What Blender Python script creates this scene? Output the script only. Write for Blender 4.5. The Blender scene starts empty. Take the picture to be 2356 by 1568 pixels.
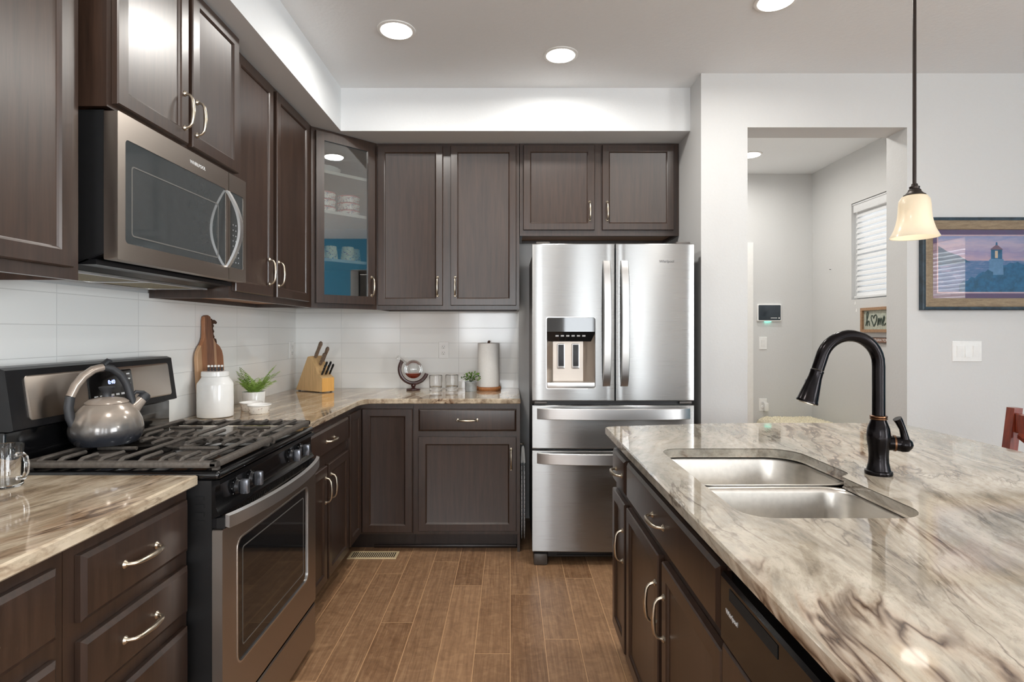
import bpy, bmesh, math, random
from mathutils import Vector, Matrix

S = bpy.context.scene
C = S.collection
R = random.Random(7)
PI = math.pi

# ------------------------------------------------------------------ camera, sky, lights, exposure
cam_d = bpy.data.cameras.new('camera')
cam = bpy.data.objects.new('camera', cam_d)
C.objects.link(cam)
cam.location = (0, 0, 1.314)
cam.rotation_euler = (PI / 2, 0, 0)
cam_d.sensor_fit = 'HORIZONTAL'
cam_d.sensor_width = 36
cam_d.lens = 36 * 1300 / 2356
cam_d.shift_x = 4 / 2356
cam_d.shift_y = -23 / 2356
cam_d.clip_start = 0.02
S.camera = cam

S.view_settings.view_transform = 'Standard'
S.view_settings.look = 'None'
S.view_settings.gamma = 1
S.view_settings.use_curve_mapping = False
S.view_settings.exposure = 0.68
S.cycles.use_denoising = True
S.cycles.max_bounces = 12
S.cycles.diffuse_bounces = 7
S.cycles.glossy_bounces = 5
S.cycles.transmission_bounces = 10
S.cycles.transparent_max_bounces = 12
S.cycles.sample_clamp_indirect = 6
S.cycles.blur_glossy = 0.5
S.cycles.caustics_reflective = False

W = bpy.data.worlds.new('daylight')
S.world = W
W.use_nodes = True
bg = W.node_tree.nodes['Background']
bg.inputs[0].default_value = (0.80, 0.90, 1.0, 1)
bg.inputs[1].default_value = 2.2


def area(name, loc, rot, sx, sy, power, col=(1, 1, 1), shape='RECTANGLE', spread=180):
    d = bpy.data.lights.new(name, 'AREA')
    d.shape = shape
    d.size = sx
    d.size_y = sy
    d.energy = power
    d.color = col
    d.spread = math.radians(spread)
    o = bpy.data.objects.new(name, d)
    C.objects.link(o)
    o.location = loc
    o.rotation_euler = rot
    return o


# daylight coming in through the window openings, two of them added for fill
DAY = (0.95, 0.98, 1)
area('daylight_rear_window', (1.15, -4.08, 1.25), (PI / 2, 0, 0), 0.6, 2.2, 22, DAY)
area('daylight_rear_window', (2.5, -4.08, 1.25), (PI / 2, 0, 0), 0.55, 2.2, 20, DAY)
area('fill_patio_door', (4.58, -2.3, 1.2), (PI / 2, 0, PI / 2), 2.6, 2.2, 190, DAY)  # added ambient fill from the right-hand opening
area('daylight_rear_window', (-0.5, -4.08, 1.65), (PI / 2, 0, 0), 1.2, 1.3, 42, DAY)  # added fill behind the left rear window
area('daylight_dining_window', (4.58, 0.2, 1.6), (PI / 2, 0, PI / 2), 1.2, 1.3, 26, DAY)
area('daylight_hall_window', (2.93, 4.2, 1.97), (PI / 2, 0, PI / 2), 0.9, 0.78, 3, DAY)


# ------------------------------------------------------------------ materials
def srgb(r, g, b):
    f = lambda c: (c / 255 / 12.92) if c / 255 <= 0.04045 else ((c / 255 + 0.055) / 1.055) ** 2.4
    return (f(r), f(g), f(b), 1)


class N:
    def __init__(self, name):
        self.m = bpy.data.materials.new(name)
        self.m.use_nodes = True
        self.t = self.m.node_tree
        self.b = self.t.nodes['Principled BSDF']
        self.out = self.t.nodes['Material Output']

    def n(self, typ, ins=None, **props):
        x = self.t.nodes.new(typ)
        for k, v in props.items():
            setattr(x, k, v)
        for k, v in (ins or {}).items():
            self.put(x.inputs[k], v)
        return x

    def put(self, sock, v):
        if isinstance(v, bpy.types.NodeSocket):
            self.t.links.new(v, sock)
        else:
            sock.default_value = v

    def set(self, **kw):
        names = dict(col='Base Color', rough='Roughness', metal='Metallic', spec='Specular IOR Level', ior='IOR',
                     trans='Transmission Weight', coat='Coat Weight', coat_rough='Coat Roughness', emit='Emission Color',
                     estr='Emission Strength', norm='Normal', aniso='Anisotropic', anrot='Anisotropic Rotation',
                     tang='Tangent', alpha='Alpha', sss='Subsurface Weight', sheen='Sheen Weight')
        for k, v in kw.items():
            self.put(self.b.inputs[names[k]], v)
        return self

    def coord(self, scale=(1, 1, 1), loc=(0, 0, 0), rot=(0, 0, 0), out='Object'):
        tc = self.n('ShaderNodeTexCoord')
        mp = self.n('ShaderNodeMapping', {'Vector': tc.outputs[out], 'Scale': scale, 'Location': loc, 'Rotation': rot})
        return mp.outputs[0]

    def noise(self, vec, scale=5, detail=4, rough=0.55, dist=0.0, color=False):
        x = self.n('ShaderNodeTexNoise', {'Vector': vec, 'Scale': scale, 'Detail': detail, 'Roughness': rough, 'Distortion': dist})
        return x.outputs['Color' if color else 'Fac']

    def ramp(self, fac, stops, interp='LINEAR'):
        x = self.n('ShaderNodeValToRGB', {'Fac': fac})
        cr = x.color_ramp
        cr.interpolation = interp
        while len(cr.elements) < len(stops):
            cr.elements.new(0.5)
        for e, (p, c) in zip(cr.elements, stops):
            e.position = p
            e.color = c if len(c) == 4 else (*c, 1)
        return x.outputs['Color']

    def mix(self, fac, a, b, mode='MIX'):
        x = self.n('ShaderNodeMix', data_type='RGBA', blend_type=mode)
        self.put(x.inputs[0], fac)
        self.put(x.inputs[6], a)
        self.put(x.inputs[7], b)
        return x.outputs[2]

    def math(self, op, a, b=0.0):
        x = self.n('ShaderNodeMath', operation=op)
        self.put(x.inputs[0], a)
        self.put(x.inputs[1], b)
        return x.outputs[0]

    def bump(self, h, strength=0.1, dist=0.01):
        x = self.n('ShaderNodeBump', {'Height': h, 'Strength': strength, 'Distance': dist})
        self.put(self.b.inputs['Normal'], x.outputs[0])
        return self


def plain(name, col, rough=0.5, metal=0, var=0.06, scale=40, **kw):
    """colour with a slight noise variation, so nothing is a dead flat tone"""
    k = N(name)
    c = srgb(*col)
    d = tuple(max(0, x * (1 - var)) for x in c[:3]) + (1,)
    e = tuple(min(1, x * (1 + var)) for x in c[:3]) + (1,)
    nz = k.noise(k.coord(), scale, 3)
    k.set(col=k.ramp(nz, [(0.3, d), (0.7, e)]), rough=rough, metal=metal, **kw)
    return k.m


def wood(name, lo, hi, rough=0.35, scale=(30, 30, 2.0), coat=0.0, bump=0.0, spec=0.5):
    k = N(name)
    v = k.coord(scale)
    a = k.noise(v, 2.0, 6, 0.6, 0.4)
    b = k.noise(k.coord((scale[0] * 6, scale[1] * 6, scale[2] * 4)), 2.0, 3, 0.5)
    f = k.math('ADD', k.math('MULTIPLY', a, 0.75), k.math('MULTIPLY', b, 0.25))
    k.set(col=k.ramp(f, [(0.32, srgb(*lo)), (0.68, srgb(*hi))]), rough=rough, coat=coat, coat_rough=0.28, spec=spec)
    if bump:
        k.bump(f, bump, 0.002)
    return k.m


def steel(name, col=(196, 194, 190), rough=0.26, aniso=0.0, var=0.03, grain=(3, 3, 900), tang=(0, 0, 1)):
    """brushed metal; the reflections smear along tang (object space)"""
    k = N(name)
    a = k.noise(k.coord(grain), 1.0, 2, 0.5)
    c = srgb(*col)
    lo = tuple(x * (1 - var) for x in c[:3]) + (1,)
    k.set(col=k.ramp(a, [(0.3, lo), (0.7, c)]), metal=1.0, rough=k.math('ADD', k.math('MULTIPLY', a, 0.04), rough - 0.02))
    if aniso:
        vt = k.n('ShaderNodeVectorTransform', {0: tang}, vector_type='VECTOR', convert_from='OBJECT', convert_to='WORLD')
        k.set(aniso=aniso, tang=vt.outputs[0])
    return k.m


M = {}
M['wood'] = wood('espresso_wood', (41, 29, 23), (66, 48, 38), 0.34, (26, 26, 1.6), coat=0.4)
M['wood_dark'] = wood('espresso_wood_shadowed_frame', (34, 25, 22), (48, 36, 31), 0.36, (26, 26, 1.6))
M['veneer'] = wood('raw_maple_veneer', (150, 103, 62), (182, 131, 84), 0.5, (2, 20, 20))
M['nickel'] = plain('satin_nickel', (205, 194, 176), 0.28, 1.0, 0.04)
M['steel'] = steel('brushed_stainless', (164, 164, 163), 0.28, 0.97)
M['steel_warm'] = steel('brushed_stainless_warm', (190, 180, 170), 0.36, 0.8)
M['steel_handle'] = steel('stainless_handle', (218, 217, 216), 0.34)
M['sink'] = steel('satin_sink_steel', (214, 209, 201), 0.32, 0.0, 0.10, (60, 3, 60))
M['black_gloss'] = plain('black_enamel', (14, 14, 15), 0.10, 0, 0.1)
M['black'] = plain('black_plastic', (22, 22, 23), 0.45, 0, 0.1)
M['black_satin'] = plain('black_satin_metal', (30, 30, 32), 0.3, 0.4, 0.1)
M['iron'] = plain('cast_iron', (92, 86, 80), 0.5, 0.25, 0.3, 90)
M['darkglass'] = plain('smoked_oven_glass', (26, 27, 28), 0.04, 0, 0.05, spec=0.9)
M['mwglass'] = plain('smoked_microwave_glass', (64, 68, 69), 0.05, 0, 0.05, spec=1.0)
M['fridge_side'] = plain('grey_fridge_side', (92, 88, 85), 0.4, 0.3)
M['knob'] = plain('slate_knob', (120, 122, 128), 0.25, 0.75)
M['white_plastic'] = plain('white_plastic', (236, 236, 234), 0.35, 0, 0.02)
M['white_paint'] = plain('white_trim_paint', (236, 235, 232), 0.4, 0, 0.02)
M['ceramic'] = plain('white_ceramic', (238, 237, 234), 0.14, 0, 0.02)
M['paper'] = plain('white_paper', (240, 239, 236), 0.9, 0, 0.03, 120)
M['bronze'] = plain('oil_rubbed_bronze', (28, 25, 26), 0.20, 0.85, 0.25, 20)
M['copper_edge'] = plain('worn_copper_edge', (116, 84, 62), 0.3, 1.0)
M['iron_bronze'] = plain('dark_bronze_rod', (50, 41, 37), 0.4, 0.6)
M['kettle'] = None
M['taupe'] = plain('taupe_enamel', (165, 152, 140), 0.22, 0.25)
M['rubber'] = plain('dark_rubber', (46, 47, 50), 0.5, 0, 0.1)
M['board'] = None
M['bark'] = plain('rough_bark', (74, 50, 36), 0.9, 0, 0.5, 60)
M['blockwood'] = wood('knife_block_wood', (196, 160, 112), (222, 186, 134), 0.45, (40, 40, 4))
M['blockfront'] = wood('knife_block_honey_wood', (214, 158, 84), (232, 180, 104), 0.4, (40, 40, 4))
M['knifewood'] = wood('knife_handle_wood', (96, 78, 64), (130, 108, 90), 0.4, (60, 60, 8))
M['slab'] = wood('bark_edged_wood_slab', (150, 92, 50), (196, 132, 78), 0.6, (30, 30, 30))
M['mahogany'] = wood('red_mahogany', (92, 32, 18), (142, 58, 32), 0.28, (40, 40, 4), coat=0.4)
M['globe_wood'] = wood('dark_red_stand_wood', (44, 20, 18), (70, 34, 30), 0.25, (40, 40, 8), coat=0.4)
M['leaf'] = plain('fern_green', (134, 168, 74), 0.5, 0, 0.45, 30)
M['leaf2'] = plain('succulent_green', (102, 138, 58), 0.45, 0, 0.5, 60)
M['leafdark'] = plain('dark_leaf_green', (54, 84, 40), 0.5, 0, 0.4, 60)
M['tin'] = plain('galvanised_tin', (186, 193, 196), 0.5, 0.35, 0.25, 30)
M['soil'] = plain('soil', (52, 40, 32), 0.95, 0, 0.3)
M['beige_metal'] = plain('beige_register_metal', (226, 204, 162), 0.45, 0.1)
M['slot'] = plain('dark_slot', (20, 18, 16), 0.8)
M['whiskey'] = None
M['screen'] = plain('blue_grey_screen', (40, 52, 62), 0.06, 0, 0.2, 10, spec=0.8)
M['grey_print'] = plain('grey_printed_mark', (160, 162, 166), 0.5)
M['faint_line'] = plain('faint_grey_line', (104, 102, 98), 0.3)
M['dark_print'] = plain('dark_printed_mark', (70, 72, 76), 0.4)
M['white_print'] = plain('white_printed_mark', (225, 225, 225), 0.4)
M['chipboard'] = plain('cabinet_inside', (92, 78, 66), 0.5)
M['shelfmat'] = plain('shelf_edge', (186, 184, 176), 0.4)
M['cream_fibre'] = plain('cream_shag', (226, 218, 194), 0.95, 0, 0.22, 90)
M['blind'] = plain('white_blind_slat', (224, 225, 226), 0.45, 0, 0.02)
M['nail'] = plain('grey_steel_nail', (110, 110, 112), 0.4, 0.8)
M['filter'] = plain('greasy_mesh_filter', (128, 112, 70), 0.5, 0.5, 0.5, 300)


def build_special():
    k = N('taupe_kettle_enamel')       # the kettle is darker towards its base
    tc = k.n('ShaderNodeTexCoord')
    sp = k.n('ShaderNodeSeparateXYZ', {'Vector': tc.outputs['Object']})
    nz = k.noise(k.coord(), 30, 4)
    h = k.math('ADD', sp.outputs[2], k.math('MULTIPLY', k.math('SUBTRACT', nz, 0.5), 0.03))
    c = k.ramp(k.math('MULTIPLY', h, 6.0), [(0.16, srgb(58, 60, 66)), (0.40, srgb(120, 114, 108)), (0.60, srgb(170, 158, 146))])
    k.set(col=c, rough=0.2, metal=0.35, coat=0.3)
    M['kettle'] = k.m

    k = N('striped_acacia_wood')       # strips of different wood glued side by side (local y)
    tc = k.n('ShaderNodeTexCoord')
    sp = k.n('ShaderNodeSeparateXYZ', {'Vector': tc.outputs['Object']})
    f = k.math('MULTIPLY', k.math('ADD', sp.outputs[1], 0.13), 1 / 0.26)
    st = k.ramp(f, [(0.0, srgb(206, 168, 128)), (0.18, srgb(160, 106, 70)), (0.36, srgb(116, 76, 58)), (0.62, srgb(196, 158, 124)),
                    (0.70, srgb(144, 92, 62)), (0.9, srgb(168, 112, 74))], 'CONSTANT')
    g = k.noise(k.coord((60, 60, 5)), 2, 5, 0.6, 0.3)
    k.set(col=k.mix(0.35, st, k.ramp(g, [(0.3, srgb(80, 50, 38)), (0.7, srgb(176, 128, 94))]), 'MIX'), rough=0.5)
    M['board'] = k.m

    k = N('red_brown_whiskey')
    k.set(col=srgb(178, 62, 34), rough=0.05, trans=0.6, ior=1.33)
    M['whiskey'] = k.m

    k = N('clear_glass')
    k.set(col=(1, 1, 1, 1), rough=0.0, trans=1.0, ior=1.45)
    M['glass'] = k.m

    def pane(name, refl, tint):
        k = N(name)
        tr = k.n('ShaderNodeBsdfTransparent', {'Color': tint})
        gl = k.n('ShaderNodeBsdfGlossy', {'Color': (1, 1, 1, 1), 'Roughness': 0.01})
        lw = k.n('ShaderNodeLayerWeight', {'Blend': 0.3})
        f = k.math('ADD', k.math('MULTIPLY', lw.outputs['Fresnel'], 0.7), refl)
        mx = k.n('ShaderNodeMixShader', {0: f, 1: tr.outputs[0], 2: gl.outputs[0]})
        k.t.links.new(mx.outputs[0], k.out.inputs['Surface'])
        return k.m
    M['cabinet_pane'] = pane('coated_cabinet_glass', 0.25, (0.9, 0.93, 0.93, 1))
    M['window_pane'] = pane('window_glass', 0.02, (1, 1, 1, 1))
    M['thin_glass'] = pane('thin_blown_glass', 0.03, (0.96, 0.97, 0.97, 1))
    M['picture_pane'] = pane('picture_glass', 0.06, (1, 1, 1, 1))

    # ---- granite: streaks and veins running mostly along y
    def granite(name, base, mid, grey, vein, rust, seed, greyamt, swirl):
        k = N(name)
        v = k.coord((1, 1, 1), (seed, seed * 0.7, 0))
        warp = k.noise(v, 1.1, 2, 0.45, 0, True)
        w = k.n('ShaderNodeVectorMath', {0: warp, 1: (0.5, 0.5, 0.5)}, operation='SUBTRACT')
        w2 = k.n('ShaderNodeVectorMath', {0: w.outputs[0]}, operation='SCALE')
        w2.inputs['Scale'].default_value = swirl
        vv = k.n('ShaderNodeVectorMath', {0: v, 1: w2.outputs[0]}, operation='ADD').outputs[0]

        def st(sy, rz, off=0.0):
            r = k.n('ShaderNodeMapping', {'Vector': vv, 'Rotation': (0, 0, rz), 'Location': (off, off * 2, 0)}).outputs[0]
            return k.n('ShaderNodeMapping', {'Vector': r, 'Scale': (1, sy, 1)}).outputs[0]
        s1 = st(0.13, 0.18)
        a = k.noise(s1, 13, 8, 0.66, 0.15)
        col = k.ramp(a, [(0.34, srgb(*grey)), (0.45, srgb(*mid)), (0.54, srgb(*base)), (0.66, srgb(*[min(255, c + 14) for c in base]))])
        b = k.noise(st(0.5, 0.18), 2.0, 5, 0.6)
        fine = k.noise(st(0.45, 0.3), 30, 6, 0.72, 0.4)
        patch = k.ramp(k.math('ADD', k.math('MULTIPLY', b, 0.7), k.math('MULTIPLY', fine, 0.3)),
                       [(0.50 - greyamt, (0, 0, 0)), (0.62 - greyamt, (1, 1, 1))])
        gcol = k.ramp(fine, [(0.34, srgb(104, 108, 104)), (0.50, srgb(152, 149, 139)), (0.68, srgb(186, 180, 167))])
        col = k.mix(k.math('MULTIPLY', patch, 0.8), col, gcol)

        def ridge(scale, width, off, sy=0.2, rz=0.25):
            n2 = k.noise(st(sy, rz, off), scale, 5, 0.58, 0.35)
            r = k.math('ABSOLUTE', k.math('SUBTRACT', n2, 0.5))
            return k.ramp(r, [(0.0, (1, 1, 1)), (width, (0, 0, 0))])
        gate = k.ramp(k.noise(st(0.4, 0.2, 4.4), 2.4, 4, 0.6), [(0.46, (0, 0, 0)), (0.54, (1, 1, 1))])
        gate2 = k.ramp(k.noise(st(0.4, 0.2, 7.4), 3.2, 4, 0.6), [(0.44, (0, 0, 0)), (0.58, (1, 1, 1))])
        col = k.mix(k.math('MULTIPLY', k.math('MULTIPLY', ridge(4.2, 0.045, 3.1), gate), 0.5), col, srgb(*rust))
        col = k.mix(k.math('MULTIPLY', k.math('MULTIPLY', ridge(9.0, 0.02, 9.7, 0.14), gate2), 0.75), col, srgb(*vein))
        col = k.mix(k.math('MULTIPLY', k.math('MULTIPLY', ridge(4.2, 0.017, 3.1), gate), 0.95), col, srgb(74, 54, 42))
        mot = k.noise(st(0.35, 0.3, 2.0), 55, 5, 0.75, 0.3)
        col = k.mix(1.0, col, k.ramp(mot, [(0.3, (0.66, 0.64, 0.61)), (0.5, (0.96, 0.96, 0.96)), (0.7, (1, 1, 1))]), 'MULTIPLY')
        k.set(col=col, rough=0.06, spec=0.55, coat=0.2, coat_rough=0.03)
        return k.m
    M['granite_island'] = granite('cream_veined_granite', (210, 199, 182), (186, 174, 156), (146, 136, 122), (92, 76, 62), (152, 104, 60), 2.3, 0.03, 0.36)
    M['granite_wall'] = granite('tan_streaked_granite', (206, 190, 166), (174, 155, 131), (126, 109, 92), (88, 70, 56), (156, 102, 54), 5.1, -0.08, 0.16)

    # ---- tile, stacked 4 x 16 inch
    def tile(name, swap):
        k = N(name)
        tc = k.n('ShaderNodeTexCoord')
        sp = k.n('ShaderNodeSeparateXYZ', {'Vector': tc.outputs['Object']})
        cb = k.n('ShaderNodeCombineXYZ', {0: sp.outputs[1 if swap else 0], 1: sp.outputs[2], 2: 0.0})
        br = k.n('ShaderNodeTexBrick', {'Vector': cb.outputs[0], 'Color1': srgb(240, 241, 239), 'Color2': srgb(237, 238, 236),
                                        'Mortar': srgb(212, 213, 211), 'Scale': 1.0, 'Mortar Size': 0.0016, 'Mortar Smooth': 0.4,
                                        'Brick Width': 0.411, 'Row Height': 0.1052})
        br.offset = 0.0
        nz = k.noise(cb.outputs[0], 5, 2)
        k.set(col=br.outputs['Color'], rough=0.10, spec=0.5)
        bp = k.n('ShaderNodeBump', {'Height': k.math('SUBTRACT', k.math('MULTIPLY', nz, 0.25), br.outputs['Fac']), 'Strength': 0.25, 'Distance': 0.003})
        k.set(norm=bp.outputs[0])
        return k.m
    M['tile_left'] = tile('white_stacked_tile_left', True)
    M['tile_back'] = tile('white_stacked_tile_back', False)

    # ---- hardwood planks along y
    k = N('hand_scraped_hickory_planks')
    tc = k.n('ShaderNodeTexCoord')
    sp = k.n('ShaderNodeSeparateXYZ', {'Vector': tc.outputs['Object']})
    row = k.math('FLOOR', k.math('DIVIDE', sp.outputs[0], 0.146))
    wn = k.n('ShaderNodeTexWhiteNoise', {'W': row}, noise_dimensions='1D')
    cb = k.n('ShaderNodeCombineXYZ', {0: k.math('ADD', sp.outputs[1], k.math('MULTIPLY', wn.outputs['Value'], 7.0)), 1: sp.outputs[0], 2: 0.0})
    br = k.n('ShaderNodeTexBrick', {'Vector': cb.outputs[0], 'Color1': (0, 0, 0, 1), 'Color2': (1, 1, 1, 1), 'Mortar': (0.5, 0.5, 0.5, 1),
                                    'Scale': 1.0, 'Mortar Size': 0.0016, 'Mortar Smooth': 0.2, 'Brick Width': 1.15, 'Row Height': 0.146, 'Bias': 0.0})
    br.offset = 0.0
    sh = k.n('ShaderNodeVectorMath', {0: tc.outputs['Object'], 1: br.outputs['Color']}, operation='ADD').outputs[0]
    gv = k.n('ShaderNodeMapping', {'Vector': sh, 'Scale': (30, 1.3, 1)}).outputs[0]
    g = k.noise(gv, 2.4, 8, 0.68, 0.8)
    cross = k.noise(k.n('ShaderNodeMapping', {'Vector': sh, 'Scale': (7, 9, 1)}).outputs[0], 2, 5, 0.6, 1.5)
    blot = k.noise(sh, 5, 4)
    tone = k.ramp(br.outputs['Color'], [(0.0, srgb(124, 92, 66)), (0.35, srgb(162, 126, 94)), (0.7, srgb(144, 112, 84)), (1.0, srgb(178, 140, 106))])
    grain = k.ramp(k.math('ADD', k.math('MULTIPLY', g, 0.65), k.math('MULTIPLY', cross, 0.35)), [(0.36, srgb(112, 80, 56)), (0.5, srgb(160, 122, 90)), (0.64, srgb(202, 162, 122))])
    col = k.mix(0.55, tone, grain)
    col = k.mix(k.math('MULTIPLY', k.ramp(blot, [(0.62, (0, 0, 0)), (0.78, (1, 1, 1))]), 0.5), col, srgb(96, 62, 42))
    col = k.mix(br.outputs['Fac'], col, srgb(214, 172, 128))
    k.set(col=col, rough=k.math('ADD', k.math('MULTIPLY', g, 0.2), 0.24), spec=0.45)
    bp = k.n('ShaderNodeBump', {'Height': k.math('ADD', k.math('MULTIPLY', cross, 0.6), k.math('MULTIPLY', g, 0.4)), 'Strength': 0.12, 'Distance': 0.004})
    k.set(norm=bp.outputs[0])
    M['floor'] = k.m

    def paint(name, col, bs, scale=70, rough=0.7):
        k = N(name)
        nz = k.noise(k.coord(), scale, 4, 0.6)
        c = srgb(*col)
        k.set(col=k.ramp(nz, [(0.3, tuple(x * 0.985 for x in c[:3]) + (1,)), (0.7, c)]), rough=rough, spec=0.3)
        k.bump(nz, bs, 0.004)
        return k.m
    M['wall'] = paint('light_grey_textured_paint', (210, 210, 209), 0.18)
    M['ceiling'] = paint('white_knockdown_ceiling', (240, 242, 243), 0.35, 55)
    M['soffit'] = paint('white_soffit_paint', (226, 228, 229), 0.15)
    M['blue_wall'] = paint('teal_blue_accent_paint', (66, 136, 168), 0.12)

    k = N('lamp_lens')
    k.set(col=(1, 1, 1, 1), emit=(1, 0.96, 0.9, 1), estr=12.0, rough=0.4)
    M['lens'] = k.m
    k = N('frosted_cream_glass')
    tl = k.n('ShaderNodeBsdfTranslucent', {'Color': srgb(250, 246, 238)})
    k.set(col=srgb(236, 226, 206), rough=0.3, coat=0.4, coat_rough=0.1)
    mx = k.n('ShaderNodeMixShader', {0: 0.4, 1: k.b.outputs[0], 2: tl.outputs[0]})
    k.t.links.new(mx.outputs[0], k.out.inputs['Surface'])
    M['shade'] = k.m
    k = N('opal_fill_lamp_glass')
    k.set(col=(1, 1, 1, 1), emit=(1, 0.98, 0.94, 1), estr=34.0)  # glow of the added dining-side fill lamp
    M['opal'] = k.m
    k = N('bulb_glow')
    k.set(col=(1, 1, 1, 1), emit=(1, 0.95, 0.87, 1), estr=1.3)
    M['bulb'] = k.m
    k = N('blue_display_digits')
    k.set(col=(0.2, 0.3, 1, 1), emit=(0.25, 0.35, 1.0, 1), estr=3.0)
    M['blue_led'] = k.m
    k = N('green_indicator')
    k.set(col=(0.2, 0.9, 0.7, 1), emit=(0.15, 0.9, 0.7, 1), estr=2.5)
    M['green_led'] = k.m

    # ---- patterned pottery, red / blue sprigs on cream
    def pottery(name, c1, c2, basec, scale, thr):
        k = N(name)
        v = k.coord()
        a = k.noise(v, scale, 3, 0.6, 1.0)
        b = k.noise(k.coord((1, 1, 1), (3, 5, 7)), scale * 0.8, 3, 0.6, 1.0)
        col = k.mix(k.ramp(a, [(thr, (0, 0, 0)), (thr + 0.04, (1, 1, 1))]), srgb(*basec), srgb(*c1))
        col = k.mix(k.ramp(b, [(thr + 0.02, (0, 0, 0)), (thr + 0.06, (1, 1, 1))]), col, srgb(*c2))
        k.set(col=col, rough=0.2)
        return k.m
    M['pottery'] = pottery('red_sprigged_pottery', (176, 54, 62), (70, 84, 120), (236, 232, 222), 75, 0.54)
    M['mugpot'] = pottery('sprigged_yellow_mug', (168, 56, 58), (62, 78, 120), (240, 222, 176), 70, 0.58)
    M['ramekin'] = pottery('brown_sprigged_stoneware', (110, 74, 60), (150, 96, 70), (238, 232, 222), 95, 0.62)
    M['red_rim'] = plain('red_glazed_rim', (190, 62, 70), 0.25)

    # ---- tea towel with a grid
    k = N('white_grid_cotton')
    tc = k.n('ShaderNodeTexCoord')
    sp = k.n('ShaderNodeSeparateXYZ', {'Vector': tc.outputs['Object']})
    cb = k.n('ShaderNodeCombineXYZ', {0: k.math('ADD', sp.outputs[0], sp.outputs[1]), 1: sp.outputs[2], 2: 0.0})
    br = k.n('ShaderNodeTexBrick', {'Vector': cb.outputs[0], 'Color1': srgb(232, 232, 234), 'Color2': srgb(228, 229, 232), 'Mortar': srgb(70, 72, 80),
                                    'Scale': 1.0, 'Mortar Size': 0.0011, 'Brick Width': 0.03, 'Row Height': 0.024})
    br.offset = 0.0
    k.set(col=br.outputs['Color'], rough=0.9)
    M['towel'] = k.m

    # ---- the print: dusk sky over sea
    k = N('dusk_sky_print')
    tc = k.n('ShaderNodeTexCoord')
    sp = k.n('ShaderNodeSeparateXYZ', {'Vector': tc.outputs['Object']})
    nz = k.noise(k.coord((4, 1, 14)), 3, 4, 0.6, 0.5)
    f = k.math('ADD', sp.outputs[2], k.math('MULTIPLY', k.math('SUBTRACT', nz, 0.5), 0.10))
    c = k.ramp(k.math('MULTIPLY', k.math('SUBTRACT', f, 0.27), 6.0), [(0.05, srgb(222, 176, 186)), (0.35, srgb(176, 152, 188)), (0.6, srgb(214, 186, 204)), (0.9, srgb(158, 158, 200))])
    k.set(col=c, rough=0.5)
    M['print_sky'] = k.m
    k = N('violet_sea_print')
    nz = k.noise(k.coord((5, 1, 26)), 3, 4, 0.6, 0.4)
    k.set(col=k.ramp(nz, [(0.35, srgb(74, 100, 148)), (0.55, srgb(106, 120, 166)), (0.7, srgb(176, 158, 190))]), rough=0.5)
    M['print_sea'] = k.m
    M['print_hill'] = plain('blue_hill_print', (44, 78, 112), 0.5, 0, 0.3, 40)
    M['print_bush'] = plain('blue_bush_print', (38, 82, 124), 0.5, 0, 0.5, 40)
    M['print_tower'] = plain('pale_blue_tower_print', (108, 140, 180), 0.5, 0, 0.2, 40)
    M['print_roof'] = plain('brick_roof_print', (136, 78, 84), 0.5, 0, 0.2, 40)
    M['print_glow'] = plain('amber_lamp_print', (236, 200, 160), 0.5)
    M['mat_maroon'] = plain('maroon_mat_board', (112, 58, 92), 0.8)
    M['mat_pink'] = plain('pale_pink_mat_board', (226, 184, 188), 0.8)
    M['frame_wood'] = wood('weathered_oak_frame', (118, 100, 80), (160, 142, 116), 0.55, (8, 40, 40))
    M['frame_edge'] = plain('blue_black_frame_edge', (44, 58, 68), 0.45, 0, 0.5, 30)
    M['sign_face'] = plain('mottled_sage_sign_face', (176, 180, 166), 0.7, 0, 0.2, 80)
    M['sign_wood'] = wood('rustic_sign_wood', (140, 108, 82), (182, 146, 112), 0.7, (40, 4, 40))
    M['sign_brown'] = wood('brown_sign_wood', (116, 82, 66), (150, 112, 92), 0.7, (40, 4, 40))
    M['ink'] = plain('dark_green_ink', (56, 70, 62), 0.6)


build_special()


# ------------------------------------------------------------------ mesh helpers
def bm_new():
    return bmesh.new()


def merge(dst, src):
    me = bpy.data.meshes.new('t')
    src.to_mesh(me)
    src.free()
    dst.from_mesh(me)
    bpy.data.meshes.remove(me)


def box(bm, x0, x1, y0, y1, z0, z1, bev=0.0, seg=2, mi=0, mat=None):
    t = bmesh.new()
    vs = [t.verts.new((x, y, z)) for x in (x0, x1) for y in (y0, y1) for z in (z0, z1)]
    for f in ((0, 1, 3, 2), (4, 6, 7, 5), (0, 4, 5, 1), (2, 3, 7, 6), (0, 2, 6, 4), (1, 5, 7, 3)):
        t.faces.new([vs[i] for i in f])
    if bev:
        bmesh.ops.bevel(t, geom=list(t.edges), offset=bev, segments=seg, affect='EDGES', profile=0.5)
    if mat is not None:
        bmesh.ops.transform(t, matrix=mat, verts=t.verts)
    for f in t.faces:
        f.material_index = mi
    merge(bm, t)


def loft(bm, loops, cap0=False, cap1=False, mi=0, closed=True):
    rows = [[bm.verts.new(p) for p in lp] for lp in loops]
    n = len(rows[0])
    for a, b in zip(rows, rows[1:]):
        for i in range(n if closed else n - 1):
            j = (i + 1) % n
            try:
                bm.faces.new((a[i], a[j], b[j], b[i])).material_index = mi
            except ValueError:
                pass
    if cap0:
        bm.faces.new(rows[0][::-1]).material_index = mi
    if cap1:
        bm.faces.new(rows[-1]).material_index = mi


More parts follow.
